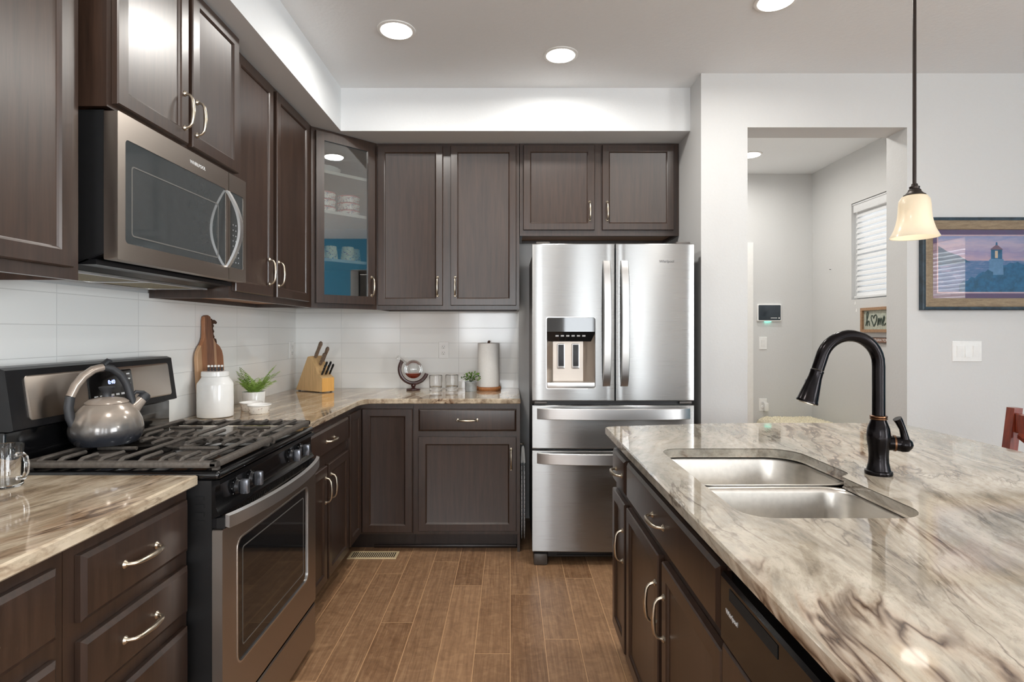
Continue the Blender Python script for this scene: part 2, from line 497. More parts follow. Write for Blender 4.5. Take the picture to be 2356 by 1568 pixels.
def rrect(x0, x1, z0, z1, r=0.0, n=5):
    if r <= 0:
        return [(x0, z0), (x1, z0), (x1, z1), (x0, z1)]
    out = []
    for cx, cz, a0 in ((x1 - r, z0 + r, -PI / 2), (x1 - r, z1 - r, 0), (x0 + r, z1 - r, PI / 2), (x0 + r, z0 + r, PI)):
        for i in range(n + 1):
            a = a0 + PI / 2 * i / n
            out.append((cx + r * math.cos(a), cz + r * math.sin(a)))
    return out


def rings(bm, x0, x1, z0, z1, prof, cap=True, r=0.0, mi=0, back=True):
    """profile of (inset, y) round a rectangle in the xz plane; front is -y"""
    loops = []
    for d, y in prof:
        loops.append([(a, y, b) for a, b in rrect(x0 + d, x1 - d, z0 + d, z1 - d, max(0.0005, r - d) if r else 0)])
    loft(bm, loops, back, cap, mi)


def tube(bm, pts, rad, seg=10, caps=True, flat=None, mi=0, up=None):
    pts = [Vector(p) for p in pts]
    n = len(pts)
    rs = rad if isinstance(rad, (list, tuple)) else [rad] * n
    tang = [(pts[min(i + 1, n - 1)] - pts[max(i - 1, 0)]).normalized() for i in range(n)]
    u = Vector(up) if up else Vector((0, 0, 1))
    if abs(u.dot(tang[0])) > 0.95:
        u = Vector((1, 0, 0)) if abs(tang[0].x) < 0.9 else Vector((0, 1, 0))
    loops = []
    for i in range(n):
        u = (u - tang[i] * u.dot(tang[i]))
        u.normalize()
        w = tang[i].cross(u)
        fa, fb = flat if flat else (1, 1)
        loops.append([tuple(pts[i] + (u * math.cos(2 * PI * k / seg) * fa + w * math.sin(2 * PI * k / seg) * fb) * rs[i]) for k in range(seg)])
    loft(bm, loops, caps, caps, mi)


def lathe(bm, prof, seg=32, c=(0, 0, 0), caps=(True, True), mi=0, mat=None):
    t = bmesh.new()
    loops = [[(r * math.cos(2 * PI * k / seg), r * math.sin(2 * PI * k / seg), z) for k in range(seg)] for r, z in prof]
    loft(t, loops, caps[0] and prof[0][0] > 1e-5, caps[1] and prof[-1][0] > 1e-5, mi)
    bmesh.ops.remove_doubles(t, verts=t.verts, dist=1e-6)
    if mat is not None:
        bmesh.ops.transform(t, matrix=mat, verts=t.verts)
    bmesh.ops.translate(t, verts=t.verts, vec=c)
    merge(bm, t)


def prism(bm, poly, fn, t0, t1, mi=0):
    loft(bm, [[fn(a, b, t0) for a, b in poly], [fn(a, b, t1) for a, b in poly]], True, True, mi)


XY = lambda a, b, t: (a, b, t)
XZ = lambda a, b, t: (a, t, b)
YZ = lambda a, b, t: (t, a, b)


def plate(bm, outer, holes, fn, t0, t1, mi=0):
    """flat plate with holes, between t0 and t1"""
    t = bmesh.new()
    for tt in (t0, t1):
        es = []
        for lp in [outer] + holes:
            vs = [t.verts.new(fn(a, b, tt)) for a, b in lp]
            for i in range(len(vs)):
                es.append(t.edges.new((vs[i], vs[(i + 1) % len(vs)])))
        bmesh.ops.triangle_fill(t, use_beauty=True, use_dissolve=False, edges=es)
    for lp in [outer] + holes:
        loft(t, [[fn(a, b, t0) for a, b in lp], [fn(a, b, t1) for a, b in lp]])
    bmesh.ops.remove_doubles(t, verts=t.verts, dist=1e-6)
    for f in t.faces:
        f.material_index = mi
    merge(bm, t)


def offset_poly(poly, d):
    """move a counter-clockwise polygon inwards by d"""
    out = []
    n = len(poly)
    for i in range(n):
        p0, p1, p2 = Vector(poly[i - 1]), Vector(poly[i]), Vector(poly[(i + 1) % n])
        e1, e2 = (p1 - p0).normalized(), (p2 - p1).normalized()
        n1, n2 = Vector((-e1.y, e1.x)), Vector((-e2.y, e2.x))
        m = (n1 + n2)
        m = m / max(0.3, m.dot(n1)) if m.length > 1e-6 else n1
        out.append(tuple(p1 + m * d))
    return out


def obj(name, bm, m, parent=None, smooth=35, loc=None, rot=None, hide=False):
    bmesh.ops.recalc_face_normals(bm, faces=bm.faces)
    me = bpy.data.meshes.new(name)
    bm.to_mesh(me)
    bm.free()
    for x in (m if isinstance(m, (list, tuple)) else [m]):
        me.materials.append(M[x] if isinstance(x, str) else x)
    if smooth:
        for p in me.polygons:
            p.use_smooth = True
        me.set_sharp_from_angle(angle=math.radians(smooth))
    o = bpy.data.objects.new(name, me)
    C.objects.link(o)
    if parent:
        o.parent = parent
    if loc:
        o.location = loc
    if rot:
        o.rotation_euler = rot
    return o


def tag(o, label, cat, group=None):
    o['label'] = label
    o['category'] = cat
    if group:
        o['group'] = group
    return o


def thing(name, label, cat, loc=(0, 0, 0), rotz=0.0, group=None):
    o = bpy.data.objects.new(name, None)
    o.empty_display_size = 0.05
    C.objects.link(o)
    o.location = loc
    o.rotation_euler = (0, 0, rotz)
    return tag(o, label, cat, group)


def struct(name, bm, m, smooth=0):
    o = obj(name, bm, m, None, smooth)
    o['kind'] = 'structure'
    return o


def text(name, body, size, m, parent, loc, rot, ext=0.0004, align='CENTER', shear=0.0):
    cu = bpy.data.curves.new(name, 'FONT')
    cu.body = body
    cu.size = size
    cu.extrude = ext
    cu.align_x = align
    cu.align_y = 'CENTER'
    cu.shear = shear
    tmp = bpy.data.objects.new(name + '_tmp', cu)
    C.objects.link(tmp)
    dg = bpy.context.evaluated_depsgraph_get()
    me = bpy.data.meshes.new_from_object(tmp.evaluated_get(dg))
    bpy.data.objects.remove(tmp)
    bpy.data.curves.remove(cu)
    me.name = name
    me.materials.clear()
    me.materials.append(M[m])
    o = bpy.data.objects.new(name, me)
    C.objects.link(o)
    o.parent = parent
    o.location = loc
    o.rotation_euler = rot
    return o


# ------------------------------------------------------------------ the room
CEIL = 2.777
bm = bm_new(); box(bm, -1.7, 4.7, -4.2, 5.5, -0.06, 0.0); struct('floor', bm, 'floor')
bm = bm_new(); box(bm, -1.7, 4.7, -4.2, 5.5, CEIL, CEIL + 0.08); struct('ceiling', bm, 'ceiling')
bm = bm_new(); box(bm, -1.66, -1.508, -4.12, 4.09, 0, CEIL); struct('wall_left', bm, 'wall')
bm = bm_new(); box(bm, -1.508, 1.084, 3.968, 4.09, 0, CEIL); struct('wall_back', bm, 'wall')
bm = bm_new(); box(bm, 1.084, 1.25, 3.385, 4.09, 0, CEIL); struct('wall_alcove', bm, 'wall')
bm = bm_new()
prism(bm, [(1.084, 0), (1.348, 0), (1.348, 2.47), (2.254, 2.47), (2.254, 0), (4.62, 0), (4.62, CEIL), (1.084, CEIL)], XZ, 3.21, 3.385)
struct('wall_opening', bm, 'wall')
bm = bm_new(); box(bm, 1.15, 1.25, 4.09, 5.26, 0, CEIL); struct('wall_hall_left', bm, 'wall')
bm = bm_new(); plate(bm, [(1.1, 0), (3.0, 0), (3.0, CEIL), (1.1, CEIL)], [[(1.38, 0.004), (1.38, 2.07), (2.19, 2.07), (2.19, 0.004)]], XZ, 5.26, 5.38)
struct('wall_hall_back', bm, 'wall')
bm = bm_new()
plate(bm, [(3.385, 0), (5.26, 0), (5.26, CEIL), (3.385, CEIL)], [[(3.75, 1.57), (3.75, 2.36), (4.655, 2.36), (4.655, 1.57)]], YZ, 2.81, 2.93)
struct('wall_hall_right', bm, 'wall')
bm = bm_new()
plate(bm, [(-4.12, 0), (3.21, 0), (3.21, CEIL), (-4.12, CEIL)], [[(-0.4, 0.95), (-0.4, 2.25), (0.805, 2.25), (0.805, 0.95)], [(-3.6, 0.1), (-3.6, 2.3), (-1.0, 2.3), (-1.0, 0.1)]], YZ, 4.5, 4.62)
struct('wall_right', bm, 'blue_wall')
bm = bm_new()
plate(bm, [(-1.508, 0), (4.5, 0), (4.5, CEIL), (-1.508, CEIL)], [[(-1.1, 1.0), (-1.1, 2.3), (0.1, 2.3), (0.1, 1.0)], [(0.84, 0.1), (0.84, 2.4), (1.46, 2.4), (1.46, 0.1)], [(2.2, 0.1), (2.2, 2.4), (2.8, 2.4), (2.8, 0.1)]], XZ, -4.12, -4.0)
struct('wall_rear', bm, 'wall')
# dropped soffit above the wall cabinets
bm = bm_new()
prism(bm, [(-1.508, -4.0), (-1.02, -4.0), (-1.02, 3.403), (1.084, 3.403), (1.084, 3.968), (-1.508, 3.968)], XY, 2.518, CEIL)
struct('wall_soffit', bm, 'soffit')
# tiled backsplash
bm = bm_new(); box(bm, -1.508, -1.5, 0.3, 3.968, 0.905, 1.47); o = struct('wall_backsplash_left', bm, 'tile_left'); o.location.z = 0
bm = bm_new(); box(bm, -1.5, 0.058, 3.96, 3.968, 0.905, 1.47); struct('wall_backsplash_back', bm, 'tile_back')
for nm in ('tile_left', 'tile_back'):
    for x in M[nm].node_tree.nodes:
        if x.type == 'COMBXYZ':
            t = M[nm].node_tree
            mp = t.nodes.new('ShaderNodeMapping')
            lk = [l for l in t.links if l.from_node == x]
            for l in lk:
                s = l.to_socket
                t.links.remove(l)
                t.links.new(mp.outputs[0], s)
            t.links.new(x.outputs[0], mp.inputs['Vector'])
            mp.inputs['Location'].default_value = (1.183 + 0.411 * 3, -0.914 + 0.1052 * 10, 0) if nm == 'tile_back' else (0.411 * 10 - 0.225, -0.914 + 0.1052 * 10, 0)

# baseboards of the hall and dining side
bm = bm_new(); box(bm, 2.254, 4.5, 3.196, 3.21, 0, 0.1); struct('baseboard_right', bm, 'white_paint')

# windows: frames, panes
def window(name, fn, a0, a1, b0, b1, t0, t1, bars=(), hbars=()):
    bm = bm_new()
    w = 0.045
    plate(bm, [(a0, b0), (a1, b0), (a1, b1), (a0, b1)], [[(a0 + w, b0 + w), (a0 + w, b1 - w), (a1 - w, b1 - w), (a1 - w, b0 + w)]], fn, t0, t1)
    for x in bars:
        prism(bm, [(x - 0.022, b0 + w), (x + 0.022, b0 + w), (x + 0.022, b1 - w), (x - 0.022, b1 - w)], fn, t0 + 0.005, t1 - 0.005)
    for z in hbars:
        prism(bm, [(a0 + w, z - 0.018), (a1 - w, z - 0.018), (a1 - w, z + 0.018), (a0 + w, z + 0.018)], fn, t0 + 0.005, t1 - 0.005)
    f = obj(name, bm, 'white_paint', None, 0)
    f['kind'] = 'structure'
    bm = bm_new()
    tm = (t0 + t1) / 2
    prism(bm, [(a0 + w, b0 + w), (a1 - w, b0 + w), (a1 - w, b1 - w), (a0 + w, b1 - w)], fn, tm - 0.002, tm + 0.002)
    obj('pane', bm, 'window_pane', f, 0)
    return f


window('window_1', XZ, 0.84, 1.46, 0.1, 2.4, -4.06, -4.01)
window('window_fill_rear', XZ, -1.1, 0.1, 1.0, 2.3, -4.06, -4.01, bars=(-0.5,))  # unseen window added to let in fill light
window('window_4', XZ, 2.2, 2.8, 0.1, 2.4, -4.06, -4.01)
window('window_fill_right', YZ, -3.6, -1.0, 0.1, 2.3, 4.51, 4.56, bars=(-2.3,))  # unseen large opening added for ambient light
window('window_2', YZ, -0.4, 0.805, 0.95, 2.25, 4.56, 4.61, hbars=(1.6,))
window('window_3', YZ, 3.75, 4.655, 1.57, 2.36, 2.885, 2.925, bars=(4.2,), hbars=(1.97,))


def blind(name, label, x, y0, y1, z0, z1, side, tassels):
    """horizontal slat blind hanging in a window whose wall faces -x"""
    t = thing(name, label, 'blind', (x, (y0 + y1) / 2, z1))
    h = (y1 - y0) / 2
    bm = bm_new()
    n = int((z1 - 0.07 - z0) / 0.043)
    for i in range(n):
        z = z0 - z1 + 0.045 + i * 0.043
        mt = Matrix.Translation((0, 0, z)) @ Matrix.Rotation(math.radians(-70), 4, 'Y')
        box(bm, -0.025, 0.025, -h + 0.008, h - 0.008, -0.0015, 0.0015, mat=mt)
    obj('slats', bm, 'blind', t, 0)
    bm = bm_new()
    box(bm, -0.03, 0.03, -h - 0.0, h + 0.0, -0.075, -0.001, 0.006)
    box(bm, -0.037, -0.03, -h - 0.0, h + 0.0, -0.012, -0.001, 0.002)
    obj('valance', bm, 'blind', t)
    bm = bm_new(); box(bm, -0.026, 0.026, -h + 0.006, h - 0.006, z0 - z1 + 0.004, z0 - z1 + 0.024, 0.004); obj('bottom_rail', bm, 'blind', t)
    for yy, zz in tassels:
        bm = bm_new()
        tube(bm, [(-0.032, yy, -0.07), (-0.036, yy, zz + 0.02)], 0.0012, 5)
        lathe(bm, [(0.003, 0.022), (0.007, 0.012), (0.009, -0.012), (0.004, -0.016)], 10, (-0.036, yy, zz))
        obj('pull_cord', bm, 'white_plastic', t)
    return t


blind('window_blind', 'white slatted blind lowered over the hallway window', 2.815 + 0.036, 3.755, 4.65, 1.575, 2.355, -1, ((0.40, -0.815), (0.385, -0.875)))
blind('window_blind', 'white slatted blind seen only as a reflection in the lighthouse picture glass', 4.5 + 0.04, -0.395, 0.8, 0.955, 2.245, -1, ())

# hall door with casing
bm = bm_new()
prism(bm, [(1.32, 0), (1.395, 0), (1.395, 2.06), (2.175, 2.06), (2.175, 0), (2.254, 0), (2.254, 2.135), (1.32, 2.135)], XZ, 5.24, 5.26)
struct('trim_1', bm, 'white_paint')
bm = bm_new()
box(bm, 1.397, 2.173, 5.275, 5.315, 0.004, 2.058)
for x0, x1 in ((1.49, 1.75), (1.82, 2.08)):
    for z0, z1 in ((0.25, 0.95), (1.1, 1.9)):
        rings(bm, x0, x1, z0, z1, [(0, 5.276), (0.0, 5.27), (0.02, 5.262), (0.05, 5.268)], True)
struct('door_1', bm, 'white_paint')


# ------------------------------------------------------------------ cabinet parts
def handle_mesh(L=0.13, vertical=True):
    """bow pull with a flared foot at each end; local: along z (or x), stands off towards -y"""
    bm = bm_new()
    h = L / 2
    P = []
    prof = [(-h + 0.008, 0.001, 0.0055), (-h + 0.009, 0.010, 0.0046), (-h + 0.013, 0.019, 0.0044), (-h + 0.024, 0.026, 0.0050), (-h + 0.04, 0.0285, 0.0060),
            (0, 0.0305, 0.0066)]
    prof = prof + [(-a, b, r) for a, b, r in prof[-2::-1]]
    if vertical:
        pts = [(0, -b, a) for a, b, r in prof]
    else:
        pts = [(a, -b, 0) for a, b, r in prof]
    tube(bm, pts, [r for a, b, r in prof], 10)
    for s in (-1, 1):
        c = (0, 0, s * (h - 0.007)) if vertical else (s * (h - 0.007), 0, 0)
        lathe(bm, [(0.0095, 0.0), (0.0098, 0.002), (0.0075, 0.004), (0.0055, 0.007)], 14, c, mat=Matrix.Rotation(PI / 2, 4, 'X') @ Matrix.Scale(1.0, 4))
    me = bpy.data.meshes.new('handle')
    bmesh.ops.recalc_face_normals(bm, faces=bm.faces)
    bm.to_mesh(me)
    bm.free()
    me.materials.append(M['nickel'])
    for p in me.polygons:
        p.use_smooth = True
    me.set_sharp_from_angle(angle=math.radians(40))
    return me


HV, HH = handle_mesh(vertical=True), handle_mesh(vertical=False)


def handle(parent, x, y, z, vertical=True):
    o = bpy.data.objects.new('handle', HV if vertical else HH)
    C.objects.link(o)
    o.parent = parent
    o.location = (x, y, z)
    return o


ST = 0.043
DOOR = [(0.0, -0.001), (0.0, -0.016), (0.003, -0.02), (ST - 0.001, -0.02), (ST + 0.004, -0.0165), (ST + 0.007, -0.012), (ST + 0.012, -0.011)]
DRAWER = [(0.0, -0.001), (0.0, -0.013), (0.0105, -0.02), (0.013, -0.0205)]


def door(t, x0, x1, z0, z1, hx=None, hz=None, m='wood'):
    bm = bm_new(); rings(bm, x0, x1, z0, z1, DOOR)
    d = obj('door', bm, m, t, 20)
    if hx is not None:
        handle(d, hx, -0.0195, hz)
    return d


def drawer(t, x0, x1, z0, z1, hx=None, hz=None, m='wood', name='drawer'):
    bm = bm_new(); rings(bm, x0, x1, z0, z1, DRAWER)
    d = obj(name, bm, m, t, 20)
    if hx is not None:
        handle(d, hx, -0.0195, (z0 + z1) / 2 if hz is None else hz, False)
    return d


def carcass(t, w, d, z0, z1, opens, m='wood', frame=True, solid=False):
    """hollow box with a face frame; opens = rectangles (x0,x1,z0,z1) cut in the frame"""
    bm = bm_new()
    plate(bm, [(0, z0), (w, z0), (w, z1), (0, z1)], [[(a, c), (a, e), (b, e), (b, c)] for a, b, c, e in opens], XZ, 0, 0.019)
    box(bm, 0, 0.016, 0.019, d, z0, z1)
    box(bm, w - 0.016, w, 0.019, d, z0, z1)
    box(bm, 0.016, w - 0.016, d - 0.01, d, z0, z1)
    box(bm, 0.016, w - 0.016, 0.019, d - 0.01, z1 - 0.016, z1)
    return obj('body', bm, m, t, 0)


def wall_cabinet(label, loc, rotz, w, d, h, doors, floor_z=0.02):
    """doors = list of (x0,x1,z0,z1,hx,hz)"""
    t = thing('wall_cabinet', label, 'cabinet', loc, rotz)
    carcass(t, w, d, 0, h, [(a + 0.015, b - 0.015, c + 0.015, e - 0.015) for a, b, c, e, _, _ in doors])
    bm = bm_new(); box(bm, 0.017, w - 0.017, 0.02, d - 0.011, floor_z, floor_z + 0.014); obj('bottom_panel', bm, 'veneer', t, 0)
    for a, b, c, e, hx, hz in doors:
        door(t, a, b, c, e, hx, hz)
    return t


def base_cabinet(name, label, loc, rotz, w, d, opens, toe=(0.07, 0.105), top=0.882, m='wood'):
    t = thing(name, label, 'cabinet', loc, rotz)
    carcass(t, w, d, toe[1], top, opens, m)
    bm = bm_new(); box(bm, 0.017, w - 0.017, 0.02, d - 0.011, toe[1], toe[1] + 0.015); obj('bottom_panel', bm, m, t, 0)
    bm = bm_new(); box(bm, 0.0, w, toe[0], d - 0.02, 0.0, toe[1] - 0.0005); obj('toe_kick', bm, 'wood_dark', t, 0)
    return t


RL = PI / 2          # faces +x (left wall run)
RI = -PI / 2         # faces -x (island)
ZU, HU = 1.451, 1.066

# ---- wall cabinets on the left wall
wall_cabinet('dark wall cabinet nearest the camera, left of the microwave', (-1.17, 0.62, ZU), RL, 0.91, 0.33, HU,
             [(0.02, 0.436, 0.03, 1.05, None, None), (0.452, 0.872, 0.03, 1.05, None, None)])
wall_cabinet('dark two-door wall cabinet directly above the microwave', (-1.12, 1.568, 1.938), RL, 0.756, 0.378, 0.579,
             [(0.018, 0.367, 0.014, 0.562, 0.342, 0.120), (0.392, 0.728, 0.014, 0.562, 0.417, 0.120)])
wall_cabinet('tall dark two-door wall cabinet between the microwave and the glass-door corner cabinet', (-1.17, 2.346, ZU), RL, 0.972, 0.33, HU,
             [(0.025, 0.40, 0.03, 1.045, 0.352, 0.145), (0.445, 0.895, 0.03, 1.045, 0.46, 0.145)])
# ---- back wall
wall_cabinet('tall dark two-door wall cabinet right of the glass-door corner cabinet', (-0.86, 3.63, ZU), 0, 0.918, 0.33, HU,
             [(0.012, 0.428, 0.026, 1.048, 0.395, 0.147), (0.478, 0.898, 0.026, 1.048, 0.508, 0.147)])
wall_cabinet('short wide dark wall cabinet above the refrigerator', (0.062, 3.63, 1.925), 0, 1.02, 0.33, 0.592,
             [(0.022, 0.478, 0.034, 0.578, 0.446, 0.155), (0.526, 0.985, 0.034, 0.578, 0.558, 0.155)])

# ---- diagonal corner cabinet with a glass door
cw = 0.31 * math.sqrt(2)
t = thing('wall_cabinet', 'corner wall cabinet with glass door showing dishes on shelves', 'cabinet', (-1.17, 3.32, ZU), PI / 4)
inv = Matrix.Rotation(-PI / 4, 4, 'Z') @ Matrix.Translation((1.17, -3.32, 0))
L2 = lambda x, y: tuple((inv @ Vector((x, y, 0)))[:2])
pent = [L2(-1.169, 3.321), L2(-0.862, 3.628), L2(-0.862, 3.958), L2(-1.498, 3.958), L2(-1.498, 3.321)]
bm = bm_new()
plate(bm, [(0, 0), (cw, 0), (cw, HU), (0, HU)], [[(0.05, 0.05), (0.05, 1.02), (cw - 0.05, 1.02), (cw - 0.05, 0.05)]], XZ, -0.0005, 0.015)
prism(bm, pent, XY, 0.02, 0.036)
prism(bm, pent, XY, HU - 0.016, HU)
for i in (1, 2, 3, 4):
    a, b = Vector(pent[i]), Vector(pent[(i + 1) % 5])
    dn = (b - a).normalized()
    nn = Vector((-dn.y, dn.x)) * 0.012
    prism(bm, [tuple(a), tuple(b), tuple(b + nn), tuple(a + nn)], XY, 0.036, HU - 0.016)
obj('body', bm, 'wood', t, 0)
pin = offset_poly(pent, 0.018)
for z in (0.285, 0.575, 0.815):
    bm = bm_new(); prism(bm, pin, XY, z, z + 0.018); obj('shelf', bm, 'shelfmat', t, 0)
SH = [0.036, 0.303, 0.593, 0.833]
bm = bm_new()
plate(bm, rrect(0.022, cw - 0.022, 0.03, 1.045), [rrect(0.022 + 0.05, cw - 0.022 - 0.05, 0.03 + 0.05, 1.045 - 0.05)[::-1]], XZ, -0.021, -0.002)
gd = obj('door', bm, 'wood', t, 0)
bm = bm_new(); box(bm, 0.068, cw - 0.068, -0.014, -0.010, 0.076, 0.999); obj('glass_pane', bm, 'cabinet_pane', gd, 0)
handle(gd, cw - 0.045, -0.0205, 0.145)
CORNER = t


# ------------------------------------------------------------------ base cabinets, left wall and back wall
def stack(label, y0, w, x0, x1, hx, loc_x=-0.90):
    zs = [(0.712, 0.851), (0.545, 0.672), (0.338, 0.505), (0.125, 0.298)]
    t = base_cabinet('drawer_cabinet', label, (loc_x, y0, 0), RL, w, 0.595, [(x0 + 0.015, x1 - 0.015, a + 0.012, b - 0.012) for a, b in zs])
    for a, b in zs:
        drawer(t, x0, x1, a, b, hx)
    return t


stack('dark drawer cabinet left of the range, nearer stack at the left edge', 0.66, 0.474, 0.03, 0.443, 0.236)
stack('dark drawer cabinet with three visible pulls right beside the range', 1.136, 0.434, 0.030, 0.415, 0.212)
t = base_cabinet('base_cabinet', 'dark base cabinet between the range and the inside corner', (-0.90, 2.348, 0), RL, 0.752, 0.595,
                 [(0.04, 0.72, 0.735, 0.84), (0.04, 0.36, 0.13, 0.65), (0.41, 0.72, 0.13, 0.65)])
drawer(t, 0.027, 0.735, 0.722, 0.846, 0.415)
door(t, 0.027, 0.372, 0.112, 0.667, 0.344, 0.555)
door(t, 0.398, 0.735, 0.112, 0.667, 0.425, 0.555)

# lazy-susan corner with a two-leaf door
t = thing('corner_cabinet', 'dark inside-corner base cabinet with folding two-leaf door', 'cabinet', (-0.9, 3.365, 0))
bm = bm_new()
Lp = [(-0.595, 0.59), (-0.595, -0.263), (0, -0.263), (0, 0), (0.322, 0), (0.322, 0.59)]
prism(bm, Lp, XY, 0.105, 0.882)
obj('body', bm, 'wood', t, 0)
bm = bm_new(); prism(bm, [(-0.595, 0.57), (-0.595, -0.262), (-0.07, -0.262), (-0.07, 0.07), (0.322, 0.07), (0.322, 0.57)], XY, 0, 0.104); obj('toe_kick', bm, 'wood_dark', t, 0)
bm = bm_new(); rings(bm, 0.0, 0.298, 0.12, 0.853, DOOR); obj('door', bm, 'wood', t, 20, (0.0225, 0, 0))
bm = bm_new(); rings(bm, 0.006, 0.232, 0.12, 0.853, DOOR); obj('door', bm, 'wood', t, 20, (0, -0.255, 0), (0, 0, RL))

t = base_cabinet('base_cabinet', 'dark base cabinet left of the refrigerator with one drawer over one door', (-0.576, 3.365, 0), 0, 0.634, 0.595,
                 [(0.045, 0.6, 0.735, 0.84), (0.045, 0.6, 0.14, 0.67)])
drawer(t, 0.031, 0.612, 0.72, 0.852, 0.322)
door(t, 0.031, 0.612, 0.128, 0.687, 0.581, 0.555)
bm = bm_new(); box(bm, 0.618, 0.634, 0.0, 0.595, 0.0, 0.1045); obj('side_foot', bm, 'wood', t, 0)
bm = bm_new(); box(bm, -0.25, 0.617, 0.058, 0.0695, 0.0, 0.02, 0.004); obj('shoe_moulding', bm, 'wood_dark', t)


# ------------------------------------------------------------------ worktops
def slab(name, label, outer, holes, m, z0=0.884, z1=0.914, ch=0.004):
    bm = bm_new()
    t = bmesh.new()
    def lay(z, d):
        return [[(a, b, z) for a, b in offset_poly(outer, d)]] + [[(a, b, z) for a, b in offset_poly(h, -d)[:]] for h in holes]
    levels = [lay(z0, ch), lay(z0 + ch, 0), lay(z1 - ch, 0), lay(z1, ch)]
    for k in range(1 + len(holes)):
        loft(t, [lv[k] for lv in levels])
    for lv in (levels[0], levels[-1]):
        es = []
        for lp in lv:
            vs = [t.verts.new(p) for p in lp]
            es += [t.edges.new((vs[i], vs[(i + 1) % len(vs)])) for i in range(len(vs))]
        bmesh.ops.triangle_fill(t, use_beauty=True, use_dissolve=False, edges=es)
    bmesh.ops.remove_doubles(t, verts=t.verts, dist=1e-6)
    merge(bm, t)
    return tag(obj(name, bm, m, None, 30), label, 'countertop')


slab('worktop', 'streaked granite worktop left of the range carrying the glass mug', [(-1.499, 0.55), (-0.87, 0.55), (-0.87, 1.572), (-1.499, 1.572)], [], 'granite_wall')
slab('worktop', 'granite corner worktop from the range round to the refrigerator',
     [(-1.499, 2.345), (-0.87, 2.345), (-0.87, 3.24), (-0.858, 3.29), (-0.83, 3.325), (-0.79, 3.335), (0.06, 3.335), (0.06, 3.959), (-1.499, 3.959)], [], 'granite_wall')


def arc(cx, cy, r, a0, a1, n=6):
    return [(cx + r * math.cos(math.radians(a0 + (a1 - a0) * i / n)), cy + r * math.sin(math.radians(a0 + (a1 - a0) * i / n))) for i in range(n + 1)]


def spline(pts, n=6):
    """closed smooth curve through points"""
    out = []
    k = len(pts)
    for i in range(k):
        p0, p1, p2, p3 = (Vector(pts[(i + j - 1) % k]) for j in range(4))
        for s in range(n):
            u = s / n
            out.append(tuple(0.5 * ((2 * p1) + (p2 - p0) * u + (2 * p0 - 5 * p1 + 4 * p2 - p3) * u * u + (3 * p1 - p0 - 3 * p2 + p3) * u ** 3)))
    return out


sink_hole = (arc(0.575, 1.279, 0.075, 180, 270) + arc(0.835, 1.284, 0.08, -90, 0) + [(0.915, 1.53), (0.918, 1.555), (0.935, 1.568), (0.95, 1.58), (0.958, 1.60)]
             + [(0.958, 1.70)] + arc(0.858, 1.83, 0.10, 0, 90, 8) + arc(0.575, 1.855, 0.075, 90, 180))
island = [(0.395, 0.38), (1.70, 0.38), (1.70, 2.33), (1.688, 2.395), (1.655, 2.435), (1.60, 2.455), (1.45, 2.465), (1.1, 2.465), (0.85, 2.447), (0.6, 2.405), (0.41, 2.368), (0.395, 2.35)]
slab('island_worktop', 'large veined granite island worktop with double sink cut-out', island, [sink_hole[::-1]], 'granite_island')

# ------------------------------------------------------------------ island cabinets (faces -x)
XF = 0.447
t = base_cabinet('base_cabinet', 'narrow dark island cabinet with small drawer, at the far end near the refrigerator', (XF, 2.375, 0), RI, 0.278, 0.595,
                 [(0.03, 0.24, 0.71, 0.81), (0.03, 0.24, 0.12, 0.64)])
drawer(t, 0.012, 0.255, 0.697, 0.826, 0.16)
door(t, 0.012, 0.255, 0.10, 0.662, 0.232, 0.50)
t = base_cabinet('base_cabinet', 'dark island sink cabinet with wide false drawer over two doors', (XF, 2.094, 0), RI, 0.955, 0.595,
                 [(0.03, 0.90, 0.71, 0.81), (0.03, 0.43, 0.12, 0.64), (0.52, 0.92, 0.12, 0.64)])
# the sink bowls hang inside, so this body has an open top
for ch in list(t.children):
    if ch.name.startswith('body'):
        bpy.data.objects.remove(ch)
bm = bm_new()
plate(bm, [(0, 0.105), (0.955, 0.105), (0.955, 0.882), (0, 0.882)], [[(a, c), (a, e), (b, e), (b, c)] for a, b, c, e in ((0.03, 0.9, 0.71, 0.81), (0.03, 0.43, 0.12, 0.64), (0.52, 0.92, 0.12, 0.64))], XZ, 0, 0.019)
box(bm, 0, 0.016, 0.019, 0.595, 0.105, 0.882); box(bm, 0.939, 0.955, 0.019, 0.595, 0.105, 0.882); box(bm, 0.016, 0.939, 0.58, 0.595, 0.105, 0.882)
obj('body', bm, 'wood', t, 0)
drawer(t, 0.012, 0.928, 0.697, 0.830, 0.46, 0.765)
door(t, 0.012, 0.455, 0.10, 0.664, 0.428, 0.515)
door(t, 0.497, 0.945, 0.10, 0.664, 0.522, 0.515)
# rest of the island body behind the cabinets
t = thing('kitchen_island', 'dark panelled body carrying the seating side of the island worktop', 'cabinet', (1.06, 0.42, 0))
bm = bm_new(); box(bm, 0.0, 0.28, 0, 1.95, 0.0, 0.882); obj('body', bm, 'wood', t, 0)
bm = bm_new(); box(bm, -0.615, -0.003, 0.0, 0.11, 0.0, 0.882); obj('end_panel', bm, 'wood', t, 0)

